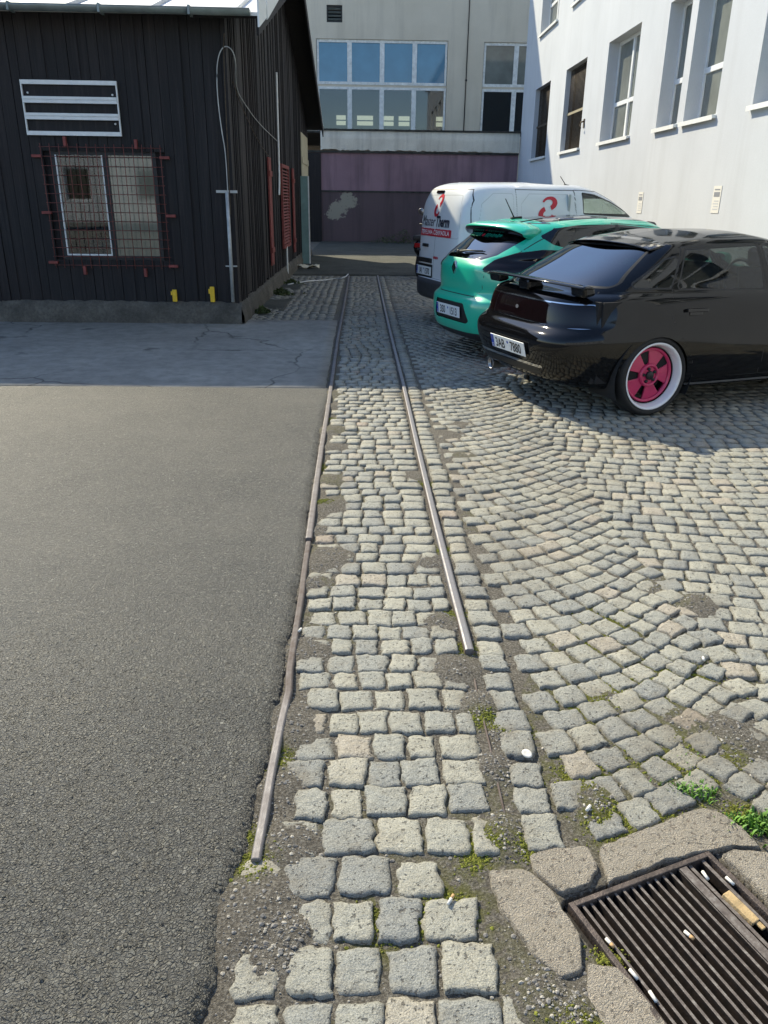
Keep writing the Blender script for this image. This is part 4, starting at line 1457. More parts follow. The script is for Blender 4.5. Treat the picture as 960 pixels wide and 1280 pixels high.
for k, (b, a, z0, z1) in enumerate(ops):
    x0, x1 = WXX + .24, WXX + .30
    barred = k in (0, 1)
    narrow = (a - b) < 1.6
    mb = MB()
    t = .075
    mb.box((x0, b, z0), (x1, a, z0 + t)).box((x0, b, z1 - t), (x1, a, z1)).box((x0, b, z0 + t), (x1, b + t, z1 - t)).box((x0, a - t, z0 + t), (x1, a, z1 - t))
    zt = z0 + (z1 - z0) * .36
    if not barred:
        mb.box((x0 - .006, b + t, zt), (x1, a - t, zt + .085))
        if not narrow:
            ym = (a + b) / 2
            mb.box((x0 - .012, ym - .055, z0 + t), (x1 - .004, ym + .055, zt)).box((x0 - .012, ym - .055, zt + .085), (x1 - .004, ym + .055, z1 - t))
    f = mb.build('window', M['dark_frame'] if barred else M['frame_white'], wb)
    MB().box((x0 + .025, b + t, z0 + t), (x0 + .032, a - t, z1 - t)).build('pane', M['pane_dark'] if barred else M['pane_grey'], f)
    MB().box((WXX - .07, b - .04, z0 - .045), (WXX + .24, a + .04, z0 + .004)).box((WXX - .07, b - .04, z0 - .065), (WXX - .062, a + .04, z0 - .045)).build('sill', M['sill'], f)
    if barred:
        g = MB()
        y = b + .08
        while y < a:
            g.tube([(WXX + .14, y, z0 + .02), (WXX + .14, y, z1 - .02)], .012, 6)
            y += .13
        g.build('grille', M['rust_grille'], f)
        MB().box((WXX + .11, b + .003, z0 + .93), (WXX + .128, a - .003, z0 + .99)).build('cross_bar', M['bar_tan'] if k == 1 else M['rust_grille'], f)
MB().box((WXX + 1.3, -1.8, .1), (WXX + 1.35, 30.8, 10.4)).build('room', M['interior'], wb)
hk = thing('wall_hook', 'small rusty hook on the white wall beside the barred windows', 'hook', (WXX, 22.0, 3.25))
MB().box((-.015, -.06, 0), (-.002, .06, .2)).build('plate', M['rust_grille'], hk)
MB().tube([(-.01, 0, .15), (-.09, 0, .12), (-.11, 0, .04), (-.08, 0, -.02)], .02, 8).build('hook', M['rust_grille'], hk)
M['print'] = mat_plain('grey print', (.22, .23, .25), .8, 0, .1)
M['print_light'] = mat_plain('pale print', (.45, .46, .48), .8, 0, .1)
def notice(y, z, label):
    t = thing('paper_notice', label, 'notice', (WXX - .004, y, z), 0, 'paper parking notices on the white wall')
    MB().box((-.003, -.15, 0), (0, .15, .40)).build('sheet', M['paper'], t)
    mb = MB().box((-.0045, -.11, .24), (-.0032, .11, .31)).box((-.0045, -.10, .335), (-.0032, .10, .355))
    mb.build('printed_block', M['print'], t)
    mb = MB()
    for i in range(4):
        mb.box((-.0045, -.10, .05 + .04 * i), (-.0032, .10 - .03 * (i % 2), .065 + .04 * i))
    mb.build('printed_lines', M['print_light'], t)
notice(16.85, 1.30, 'white printed notice on the white wall above the green car')
notice(13.17, 1.36, 'larger looking white printed notice on the white wall above the black car')

# ---- building across the yard, behind the viewer; only reflections show it
bb_ = thing('yard_building', 'pale rendered building across the yard, seen only in reflections', 'building', (0, 0, 0))
opz = [(x, x + 1.5, 1.2, 3.0) for x in np.arange(-22, 20, 4.2)] + [(x, x + 1.5, 4.6, 6.4) for x in np.arange(-22, 20, 4.2)]
wall('wall', (0, -30, 0), (1, 0, 0), (0, 1, 0), -24, 22, 0, 8.2, opz, .2, M['whitewall'], bb_)
MB().box((-24.3, -40, 8.2), (22.3, -29.7, 8.5)).build('roof', M['bitumen'], bb_)
for (a, b, c, d) in opz:
    f = MB().box((a, -30.15, c), (b, -30.10, c + .08)).box((a, -30.15, d - .08), (b, -30.10, d)).box((a, -30.15, c + .08), (a + .08, -30.10, d - .08)).box((b - .08, -30.15, c + .08), (b, -30.10, d - .08)).build('window', M['frame_white'], bb_)
    MB().box((a + .05, -30.14, c + .05), (b - .05, -30.13, d - .05)).build('pane', M['pane_dark'], f)
# weeds at the foot of the annexe wall
V, F = [], []
def weed(cx, cy, n, r, hgt, z0=0.0):
    for _ in range(n):
        a = random.random() * 6.3
        q = abs(random.gauss(0, r))
        x, y = cx + q * math.cos(a), cy + q * math.sin(a) * .5
        z = z0 + random.random() * hgt * (1 - min(1, q / (2.2 * r)))
        s = random.uniform(.02, .045)
        u = Vector((random.gauss(0, 1), random.gauss(0, 1), random.gauss(0, 1))).normalized() * s
        v = Vector((random.gauss(0, 1), random.gauss(0, 1), random.gauss(0, 1))).normalized() * s
        c = Vector((x, y, z))
        o = len(V)
        V.extend([c - u, c - v * .5, c + u, c + v * .5])
        F.append((o, o + 1, o + 2, o + 3))
weed(1.35, 30.3, 420, .55, .5)
weed(.6, 30.6, 120, .3, .25)
weed(-1.45, 11.2, 160, .10, .10)
weed(-1.42, 13.5, 260, .12, .12)
weed(-1.4, 15.2, 160, .12, .1)
struct(np_mesh('weeds', np.array([tuple(v) for v in V]), np.array(F), mat_plain('dull weed leaves', (.055, .075, .022), .8, 0, .5, 12)), 'stuff')
# ------------------------------------------------------------------ vehicles
def pchip(k, Vv, q):
    """monotone cubic through Vv (m, ...) at knots k (m), evaluated at q"""
    h = np.diff(k)
    sh = (-1,) + (1,) * (Vv.ndim - 1)
    d = np.diff(Vv, axis=0) / h.reshape(sh)
    m = np.zeros_like(Vv)
    a, b = d[:-1], d[1:]
    w1, w2 = (2 * h[1:] + h[:-1]).reshape(sh), (h[1:] + 2 * h[:-1]).reshape(sh)
    with np.errstate(divide='ignore', invalid='ignore'):
        hm = (w1 + w2) / (w1 / a + w2 / b)
    m[1:-1] = np.where(a * b > 1e-12, hm, 0)
    m[0], m[-1] = d[0], d[-1]
    i = np.clip(np.searchsorted(k, q, 'right') - 1, 0, len(k) - 2)
    t = ((q - k[i]) / h[i]).reshape(sh)
    H = h[i].reshape(sh)
    return (2 * t ** 3 - 3 * t ** 2 + 1) * Vv[i] + (t ** 3 - 2 * t ** 2 + t) * H * m[i] + (-2 * t ** 3 + 3 * t ** 2) * Vv[i + 1] + (t ** 3 - t ** 2) * H * m[i + 1]

class Shell:
    """a car body skin: plan outlines (rows) lofted bottom to roof, then cut into panels"""
    SEG = (44, 110, 110, 40)
    def __init__(self, rows, sub=9, relax=3):
        outl = []
        arcs = []
        for r in rows:
            xm = r.get('xm', (r['xr'] + r['xf']) / 2)
            P = []
            for (a, b, n, sgn) in ((-90, -45, r['nr'], -1), (-45, 0, r['nr'], -1), (0, 45, r['nf'], 1), (45, 90, r['nf'], 1)):
                th = np.radians(np.linspace(a, b, 400))
                ax = (xm - r['xr']) if sgn < 0 else (r['xf'] - xm)
                X = xm + sgn * ax * np.abs(np.sin(th)) ** (2 / n)
                Y = r['hw'] * np.abs(np.cos(th)) ** (2 / n)
                if r.get('yz'):
                    Y = Y * np.interp(X, [q[0] for q in r['yz']], [q[1] for q in r['yz']])
                s = np.r_[0, np.cumsum(np.hypot(np.diff(X), np.diff(Y)))]
                m = self.SEG[len(P)]
                q = np.linspace(0, s[-1], m + 1)
                P.append(np.c_[np.interp(q, s, X), np.interp(q, s, Y)][(0 if not P else 1):])
            P = np.concatenate(P)
            zt = r['z']
            zz = np.interp(P[:, 0], [q[0] for q in zt], [q[1] for q in zt])
            for _ in range(14):
                zz[1:-1] = (zz[:-2] + 2 * zz[1:-1] + zz[2:]) / 4
            outl.append(np.c_[P, zz])
            arcs.append(np.r_[0, np.cumsum(np.hypot(np.diff(P[:, 0]), np.diff(P[:, 1])))])
        O = np.array(outl)
        A = np.array(arcs)[..., None]
        d = np.sqrt((np.diff(O, axis=0) ** 2).sum(-1)).mean(1)
        k = np.r_[0, np.cumsum(np.maximum(d, .012))]
        q = np.unique(np.concatenate([np.linspace(k[i], k[i + 1], max(3, min(sub * 2, int(sub * (k[i + 1] - k[i]) / .09)) + 1)) for i in range(len(k) - 1)]))
        G = pchip(k, np.concatenate([O, A], -1), q)
        g = G.copy()
        for _ in range(relax):
            g[1:-1] = (g[:-2] + 2 * g[1:-1] + g[2:]) / 4
            g[:, 1:-1] = (g[:, :-2] + 2 * g[:, 1:-1] + g[:, 2:]) / 4
            g[:, 0, 1] = g[:, -1, 1] = 0
        nr, nc = g.shape[:2]
        L = g[:, ::-1].copy()
        Rr = g.copy()
        Rr[..., 1] *= -1
        Rr[..., 3] *= -1
        full = np.concatenate([L, Rr[:, 1:]], 1)
        nc = full.shape[1]
        V = full.reshape(-1, 4)
        self.nr, self.nc = nr, nc
        F = grid_faces(nr, nc)
        P = V[:, :3]
        fn = np.cross(P[F[:, 2]] - P[F[:, 0]], P[F[:, 3]] - P[F[:, 1]])
        N = np.zeros_like(P)
        for i in range(4):
            np.add.at(N, F[:, i], fn)
        Ng = N.reshape(nr, nc, 3)
        Ng[:, 0, 1] = Ng[:, -1, 1] = 0
        Ng[-1, :, 1] = 0
        N = Ng.reshape(-1, 3)
        N /= np.maximum(np.linalg.norm(N, axis=1), 1e-9)[:, None]
        mid = N[(nr // 2) * nc + nc // 4]
        self.flip = False
        if mid[1] < 0:                       # left half must point to +y
            N = -N
            F = F[:, ::-1]
        # drop slivers at the spine
        self.V, self.N, self.A = P, N, V[:, 3]
        self.F = np.concatenate([F, np.repeat(F[:, 3:4], 4, 1)], 1)
        self.lab = np.array(['body'] * len(F), dtype=object)
    def centers(self):
        return self.V[self.F].mean(1), self.N[self.F].mean(1)
    def cut(self, field, pred, new, only=None):
        """faces (of the labels in only) where field < 0 and pred(centre, normal) get the label new"""
        f = field(self.V[:, 0], self.V[:, 1], self.V[:, 2], self.A)
        f = np.where(np.abs(f) < 1e-5, 1e-5, f)
        c, n = self.centers()
        ok = pred(c, n)
        if only is not None:
            ok &= np.isin(self.lab.astype(str), list(only))
        fv = f[self.F]
        mn, mx = fv.min(1), fv.max(1)
        inside = ok & (mx < 0)
        self.lab[inside] = new
        cross = np.nonzero(ok & (mn < 0) & (mx > 0))[0]
        if not len(cross):
            return self
        nv, nn, na = [], [], []
        base = len(self.V)
        cache = {}
        newF, newL = [], []
        for i in cross:
            loop = list(dict.fromkeys(self.F[i].tolist()))
            pos, neg = [], []
            for a, b in zip(loop, loop[1:] + loop[:1]):
                (pos if f[a] > 0 else neg).append(a)
                if (f[a] > 0) != (f[b] > 0):
                    key = (min(a, b), max(a, b))
                    if key not in cache:
                        t = f[key[0]] / (f[key[0]] - f[key[1]])
                        cache[key] = base + len(nv)
                        nv.append(self.V[key[0]] * (1 - t) + self.V[key[1]] * t)
                        nn.append(self.N[key[0]] * (1 - t) + self.N[key[1]] * t)
                        na.append(self.A[key[0]] * (1 - t) + self.A[key[1]] * t)
                    pos.append(cache[key])
                    neg.append(cache[key])
            for lp, lb in ((pos, self.lab[i]), (neg, new)):
                if len(lp) >= 3:
                    lp = lp[:8]
                    newF.append(lp + [lp[-1]] * (8 - len(lp)))
                    newL.append(lb)
        self.V = np.concatenate([self.V, np.array(nv)])
        nn = np.array(nn)
        self.N = np.concatenate([self.N, nn / np.linalg.norm(nn, axis=1)[:, None]])
        self.A = np.concatenate([self.A, np.array(na)])
        keep = np.ones(len(self.F), bool)
        keep[cross] = False
        self.F = np.concatenate([self.F[keep], np.array(newF)])
        self.lab = np.concatenate([self.lab[keep], np.array(newL, dtype=object)])
        return self
    def line(self, field, pred, w=.0032, only=('body',), new='gap'):
        return self.cut(lambda x, y, z, a: np.abs(field(x, y, z, a)) - w, pred, new, only)
    def build(self, name, slots, parent, push=0.0):
        """slots: list of (label, material)"""
        me = bpy.data.meshes.new(name)
        faces, mi = [], []
        for k, (lb, m) in enumerate(slots):
            me.materials.append(m)
            for i in np.nonzero(self.lab == lb)[0]:
                faces.append(tuple(dict.fromkeys(self.F[i].tolist())))
                mi.append(k)
        keepf = [(f, m) for f, m in zip(faces, mi) if len(f) >= 3]
        if not keepf:
            return None
        faces = [q[0] for q in keepf]
        mi = [q[1] for q in keepf]
        used = np.unique(np.concatenate([np.array(f) for f in faces]))
        remap = np.full(len(self.V), -1)
        remap[used] = np.arange(len(used))
        V = self.V[used] + self.N[used] * push
        fx = []
        for f in faces:
            p = self.V[list(f[:3])]
            nn = np.cross(self.V[f[len(f) // 2]] - self.V[f[0]], self.V[f[-1]] - self.V[f[len(f) // 2 - 1 if len(f) > 3 else 1]]) if len(f) > 3 else np.cross(p[1] - p[0], p[2] - p[0])
            fx.append(f[::-1] if nn @ self.N[list(f)].sum(0) < 0 else f)
        faces = fx
        me.from_pydata(V.tolist(), [], [tuple(int(remap[j]) for j in f) for f in faces])
        me.polygons.foreach_set('material_index', mi)
        me.polygons.foreach_set('use_smooth', [True] * len(faces))
        me.normals_split_custom_set_from_vertices(self.N[used].tolist())
        o = bpy.data.objects.new(name, me)
        COL.objects.link(o)
        o.parent = parent
        return o
    def rear_at(self, y, z, xmax=1.2):
        """point and normal on the rear of the skin as seen from behind"""
        m = np.nonzero((self.N[:, 0] < -.12) & (self.V[:, 0] < xmax))[0]
        d = np.hypot(self.V[m, 1] - y, self.V[m, 2] - z)
        j = np.argsort(d)[:4]
        wt = 1 / (d[j] + 1e-4)
        wt /= wt.sum()
        return (self.V[m[j]] * wt[:, None]).sum(0), (self.N[m[j]] * wt[:, None]).sum(0)
    def side_at(self, x, z, s=-1):
        m = np.nonzero(self.N[:, 1] * s > .25)[0]
        d = np.hypot(self.V[m, 0] - x, self.V[m, 2] - z)
        j = np.argsort(d)[:4]
        wt = 1 / (d[j] + 1e-4)
        wt /= wt.sum()
        return (self.V[m[j]] * wt[:, None]).sum(0), (self.N[m[j]] * wt[:, None]).sum(0)

def pf_xz(poly, r=.03):
    return lambda x, y, z, a: poly_sdf(x, z, poly) - r
def pf_yz(poly, r=.02):
    return lambda x, y, z, a: poly_sdf(y, z, poly) - r
def pf_az(poly, r=.02):
    return lambda x, y, z, a: poly_sdf(np.abs(a), z, poly) - r
def sides(s=None, k=.3):
    if s is None:
        return lambda c, n: np.abs(n[:, 1]) > k
    return lambda c, n: n[:, 1] * s > k
def rearf(xmax, k=.15):
    return lambda c, n: (n[:, 0] < -k) & (c[:, 0] < xmax)
def frontf(xmin, k=.15):
    return lambda c, n: (n[:, 0] > k) & (c[:, 0] > xmin)
anyf = lambda c, n: np.ones(len(c), bool)

def car_paint(name, col, rough=.25, coat=1.0, metal=0.0, flake=.04, spec=.5):
    m, nt, b = new_mat(name)
    v = coords(nt)
    c = mix(nt, noise(nt, v, 3, 4, .6), tuple(x * (1 - flake) for x in col), tuple(min(1, x * (1 + flake)) for x in col))
    nt.links.new(c, b.inputs['Base Color'])
    b.inputs['Roughness'].default_value = rough
    b.inputs['Metallic'].default_value = metal
    b.inputs['Coat Weight'].default_value = coat
    b.inputs['Coat Roughness'].default_value = .03
    b.inputs['Specular IOR Level'].default_value = spec
    d = noise(nt, v, 5, 5, .65)
    nt.links.new(mth(nt, 'ADD', .02, mth(nt, 'MULTIPLY', d, .08)), b.inputs['Coat Roughness'])
    return m
M['paint_black'] = car_paint('black car paint', (.004, .004, .0045), .5, .8, 0, .04, .0)
M['paint_green'] = car_paint('turquoise green car paint', (.012, .48, .30), .3)
M['paint_white'] = car_paint('white van paint', (.66, .68, .69), .4, .7)
M['trim'] = mat_plain('black rubber trim', (.012, .012, .012), .55, 0, .2, 20)
M['plastic'] = mat_plain('grey black plastic', (.030, .031, .034), .6, 0, .2, 20)
M['gloss_black'] = car_paint('gloss black plastic', (.006, .006, .007), .5, 1.0, 0, .04, .0)
M['car_glass'] = mat_glass_clear('tinted car glass', (.30, .34, .33), .01, 1.55)
M['car_glass_dark'] = mat_glass_clear('dark tinted car glass', (.08, .09, .09), .01, 1.6)
M['car_glass_light'] = mat_glass_clear('light car glass', (.62, .70, .66), .01, 1.5)
M['lamp_red'] = car_paint('dark red lamp lens', (.006, .003, .003), .5, .8, 0, .04, 0)
M['lamp_smoke'] = car_paint('smoked lamp lens', (.006, .003, .0035), .4, .8, 0, .04, 0)
M['lamp_bright'] = car_paint('red lamp lens', (.30, .012, .015), .15)
M['car_glass_sky'] = mat_glass_clear('blue tinted heated glass', (.06, .07, .08), .015, 2.1)
M['chrome'] = mat_plain('bright chrome', (.62, .62, .62), .12, 1.0, .03, 5)
M['tyre'] = mat_plain('tyre rubber', (.014, .014, .014), .75, 0, .2, 30, .2, 90)
M['pink'] = mat_plain('pink wheel paint', (.50, .022, .105), .35, 0, .08, 14, coat=.4)
M['lip_white'] = mat_plain('white wheel lip', (.74, .74, .76), .3, 0, .05, 10, coat=.5)
M['alloy'] = mat_plain('grey alloy', (.30, .30, .31), .35, .8, .1, 14)
M['disc_steel'] = mat_plain('brake disc steel', (.10, .09, .085), .5, .8, .3, 14)
M['seat'] = mat_plain('dark seat cloth', (.035, .035, .038), .9, 0, .3, 30)
M['cabin'] = mat_plain('dark cabin', (.012, .012, .013), .9, 0, .3, 10)
M['plate_white'] = mat_plain('plate white', (.70, .71, .70), .4, 0, .04, 30)
M['plate_blue'] = mat_plain('plate blue', (.012, .05, .34), .4, 0, .05, 30)
M['plate_ink'] = mat_plain('plate lettering black', (.012, .012, .014), .5, 0, .05, 30)
M['logo_red'] = mat_plain('red vinyl', (.52, .014, .035), .4, 0, .06, 30)
M['logo_dark'] = mat_plain('dark blue grey vinyl', (.022, .026, .042), .4, 0, .06, 30)
M['vinyl_white'] = mat_plain('white vinyl', (.72, .72, .72), .4, 0, .05, 30)
M['hub_black'] = mat_plain('black hub', (.02, .02, .021), .5, .3, .2, 30)

def frame_at(p, n):
    """right, up, normal axes on a skin point (right = as read by someone facing it)"""
    n = Vector(n).normalized()
    up = (Vector((0, 0, 1)) - n * n.z).normalized()
    rt = up.cross(n)
    return Vector(p), rt, up, n

def place_flat(V, fr, off=.0):
    p, rt, up, n = fr
    return [p + rt * v[0] + up * v[1] + n * (off + (v[2] if len(v) > 2 else 0)) for v in V]

def letters(name, s, size, fr, off, mat, parent, shear=0.0, bold=0.0, align='CENTER', space=1.0, at=(0, 0), sx=1.0, skin=None):
    V, F = text_mesh(s, size, shear, bold, align, space)
    V = [(v[0] * sx + at[0], v[1] + at[1], 0) for v in V]
    mb = MB()
    mb.add(place_flat(V, fr, off) if skin is None else [skin(v[0], v[1]) for v in V], F)
    return mb.build(name, mat, parent, fix=False)

def number_plate(parent, fr, left, right, w_=.52, h_=.11, off=.006):
    mb = MB()
    mb.obox(fr[0] + fr[3] * off, fr[1] * (w_ / 2), fr[2] * (h_ / 2), fr[3] * .003)
    pl = mb.build('number_plate', M['plate_white'], parent, .004)
    mb = MB()
    mb.obox(fr[0] + fr[3] * (off + .0035) - fr[1] * (w_ / 2 - .025), fr[1] * .021, fr[2] * (h_ / 2 - .006), fr[3] * .0008)
    mb.build('blue_band', M['plate_blue'], pl)
    letters('country_code', 'CZ', .03, fr, off + .0052, M['plate_white'], pl, at=(-w_ / 2 + .025, -h_ / 2 + .014))
    st = MB()
    for k in range(12):
        a = k * math.pi / 6
        st.add(place_flat([(-w_ / 2 + .025 + .013 * math.cos(a) + .0022 * math.cos(b), .022 + .013 * math.sin(a) + .0022 * math.sin(b)) for b in (0, 1.57, 3.14, 4.71)], fr, off + .0052), [(0, 1, 2, 3)])
    st.build('star_ring', mat_plain('star yellow', (.7, .5, .03), .5), pl, fix=False)
    letters('registration_letters', left, .104, fr, off + .0045, M['plate_ink'], pl, bold=.0018, at=(-.115, -.038), sx=.80)
    letters('registration_letters', right, .104, fr, off + .0045, M['plate_ink'], pl, bold=.0018, at=(.125, -.038), sx=.80)
    for dy in (.022,):
        mb = MB()
        mb.add(place_flat([(.008 + .012 * math.cos(a * .524), dy + .012 * math.sin(a * .524)) for a in range(12)], fr, off + .0045), [tuple(range(12))])
        mb.build('sticker', M['plate_blue'], pl, fix=False)
    return pl

def rim_disc(Rr, holes, hole_fn, name, mat, parent, depth):
    """wheel face in the x-z plane with real openings (cut along a field)"""
    nr, na = 26, 180
    rs = np.linspace(.012, Rr, nr)
    an = np.linspace(0, 2 * np.pi, na + 1)
    RR, AA = np.meshgrid(rs, an, indexing='ij')
    prof = .012 * np.exp(-(RR / .06) ** 2) - .012 * (RR / Rr) ** 2
    S = Shell.__new__(Shell)
    P = np.stack([RR * np.cos(AA), -prof, RR * np.sin(AA)], -1).reshape(-1, 3)
    F = grid_faces(nr, na + 1)
    S.V, S.N = P, np.tile(np.array([[0, -1., 0]]), (len(P), 1))
    S.A = np.zeros(len(P))
    S.F = np.concatenate([F, np.repeat(F[:, 3:4], 4, 1)], 1)
    S.lab = np.array(['body'] * len(F), dtype=object)
    for k in range(holes):
        a0 = math.pi / 2 + .30 + k * 2 * math.pi / holes
        S.cut(hole_fn(a0), anyf, 'hole', ('body',))
    o = S.build(name, [('body', mat)], parent)
    sm = o.modifiers.new('thick', 'SOLIDIFY')
    sm.thickness = .022
    sm.offset = -1
    return o

def trapezoid_hole(r0, r1, w0, w1, rad):
    def make(a0):
        ca, sa = math.cos(a0), math.sin(a0)
        def f(x, y, z, a):
            u = x * ca + z * sa
            v = -x * sa + z * ca
            return poly_sdf(u, v, [(r0 + rad, -w0 + rad * .7), (r1 - rad, -w1 + rad), (r1 - rad, w1 - rad), (r0 + rad, w0 - rad * .7)]) - rad
        return f
    return make

def wheel(parent, x, y, r, rr, width, facemat, lipmat, style, label=None):
    """outer face towards -y when y < 0"""
    s = -1 if y < 0 else 1
    w = bpy.data.objects.new('wheel', None)
    COL.objects.link(w)
    w.parent = parent
    w.location = (x, y, r)
    w.rotation_euler = (0, 0, 0 if s < 0 else math.pi)
    if label:
        w['label'] = label
    ty = MB().lathe([(rr - .004, .012), (rr + .012, .002), (rr + (r - rr) * .55, -.004), (r - .012, .012), (r, .035), (r, width - .035), (r - .012, width - .012), (rr + (r - rr) * .5, width), (rr - .004, width - .01)], 64, 'y', (0, 0, 0), 0)
    ty.build('tyre', M['tyre'], w)
    lp = MB().lathe([(rr - .004, .013), (rr + .002, .003), (rr - .004, .001), (rr - .014, .006), (rr - .020, .018), (rr - .034, .060), (rr - .040, .082)], 64, 'y')
    lp.build('rim_lip', lipmat, w)
    br = MB().lathe([(rr - .04, .055), (rr - .04, width - .01)], 48, 'y')
    br.build('barrel', M['hub_black'], w)
    if style == 'five_window':
        d = rim_disc(rr - .040, 5, trapezoid_hole(.085, rr - .062, .020, .040, .012), 'wheel_face', facemat, w, .05)
    else:
        d = rim_disc(rr - .030, 8, trapezoid_hole(.075, rr - .05, .016, .040, .012), 'wheel_face', facemat, w, .03)
    d.location = (0, .070, 0)
    hb = MB().lathe([(.0001, .042), (.028, .042), (.033, .048), (.033, .062)], 24, 'y')
    for k in range(5):
        a = k * 1.2566 + .5
        hb.lathe([(.0001, .050), (.011, .050), (.012, .064)], 10, 'y', (.052 * math.cos(a), 0, .048 * math.sin(a)))
    hb.build('hub', M['hub_black'], w)
    MB().lathe([(.062, .066), (.068, .052), (.078, .050), (.086, .062), (.088, .068)], 40, 'y').build('hub_ring', facemat, w)
    MB().lathe([(rr - .066, .074), (rr - .058, .062), (rr - .048, .062), (rr - .042, .074)], 56, 'y').build('face_rim', facemat, w)
    MB().lathe([(.03, .11), (.15, .11), (.15, .13), (.03, .13)], 40, 'y').build('brake_disc', M['disc_steel'], w)
    return w

def arch_liner(parent, x, r, ra, hw):
    mb = MB()
    V, F = [], []
    n = 24
    for k in range(n + 1):
        a = math.radians(-25 + 230 * k / n)
        for yy in (hw - .012, hw - .36):
            V.append((x + ra * math.cos(a), yy, r + ra * math.sin(a)))
    for k in range(n):
        F.append((2 * k, 2 * k + 2, 2 * k + 3, 2 * k + 1))
    F.append(tuple(2 * k + 1 for k in range(n + 1)))
    V2 = [(v[0], -v[1], v[2]) for v in V]
    for vv in (V, V2):
        o = MB().add(vv, F).build('wheel_arch', M['cabin'], parent)

def car_seat(parent, x, y, z, rear=False):
    s = bpy.data.objects.new('seat', None)
    def blk(name, a, b, r=.04):
        return MB().box(a, b).build(name, M['seat'], s, r)
    COL.objects.link(s)
    s.parent = parent
    s.location = (x, y, z)
    blk('cushion', (0, -.24, 0), (.48, .24, .14))
    bk = MB().obox((-.06, 0, .36), (.055, 0, -.012), (0, .23, 0), (-.07, 0, .30)).build('backrest', M['seat'], s, .045)
    MB().obox((-.15, 0, .74), (.04, 0, 0), (0, .12, 0), (-.01, 0, .075)).build('headrest', M['seat'], s, .035)
    return s

def car_common(root, S, hw, wheels, zfloor, cabin):
    # floor pan, cabin tub
    nr, nc = S.nr, S.nc
    ring = S.V[:nc]
    half = nc // 2
    V = [tuple(p) for p in ring]
    F = [(i, i + 1, nc - 2 - i, nc - 1 - i) for i in range(half)]
    MB().add(V, F).build('underbody', M['cabin'], root)
    x0, x1, w_, z0, z1 = cabin
    mb = MB().box((x0, -w_, z0), (x1, w_, z0 + .03)).box((x1, -w_, z0), (x1 + .03, w_, z1)).box((x0 - .03, -w_, z0), (x0, w_, z1))
    mb.box((x0, -w_ - .02, z0), (x1, -w_, z1)).box((x0, w_, z0), (x1, w_ + .02, z1))
    mb.build('cabin', M['cabin'], root)
    for (x, r) in wheels:
        arch_liner(root, x, r, r + .055, hw)

def wiper(parent, S, y0, z0, y1, z1):
    p0, n0 = S.rear_at(y0, z0)
    p1, n1 = S.rear_at(y1, z1)
    a, b = Vector(p0) + Vector(n0) * .02, Vector(p1) + Vector(n1) * .016
    m = a.lerp(b, .35)
    o = MB().tube([a, m + Vector(n0) * .01, b], [.016, .010, .006], 6).lathe([(.0001, 0), (.022, 0), (.02, .018), (.0001, .02)], 12, 'x', tuple(a - Vector((.02, 0, 0)))).build('wiper', M['trim'], parent)
    c, d = a.lerp(b, .25) - Vector((0, 0, .012)), b + Vector((0, (b.y - a.y) * .12, -.004))
    MB().tube([c, d], .005, 5).build('wiper_blade', M['trim'], o)
    return o

def mirror(parent, x, y, z, mat):
    s = -1 if y < 0 else 1
    mb = MB()
    V, F = [], []
    for i, (dx, k) in enumerate(((-.0, .86), (.03, 1.0), (.08, .92), (.12, .55))):
        for j in range(16):
            a = j * math.pi / 8
            V.append((x + dx, y + s * (.10 + .105 * k * math.copysign(abs(math.cos(a)) ** .7, math.cos(a))), z + .07 * k * math.copysign(abs(math.sin(a)) ** .7, math.sin(a))))
    for i in range(3):
        for j in range(16):
            F.append((i * 16 + j, i * 16 + (j + 1) % 16, (i + 1) * 16 + (j + 1) % 16, (i + 1) * 16 + j))
    F.append(tuple(range(48, 64)))
    mb.add(V, F, 0, True)
    mb.tube([(x + .06, y + s * .02, z - .05), (x + .10, y - s * .06, z - .075)], .018, 8)
    o = mb.build('wing_mirror', mat, parent)
    MB().add(V[:16], [tuple(range(16))]).build('mirror_glass', M['chrome'], o)
    return o

def pose(x, y, heading):
    return (x, y, 0), math.pi / 2 - R(heading)

def row(xr, xf, hw, z, nr=4.5, nf=3.6, **k):
    if isinstance(z, (int, float)):
        z = [(0, z)]
    return dict(xr=xr, xf=xf, hw=hw, z=z, nr=nr, nf=nf, **k)

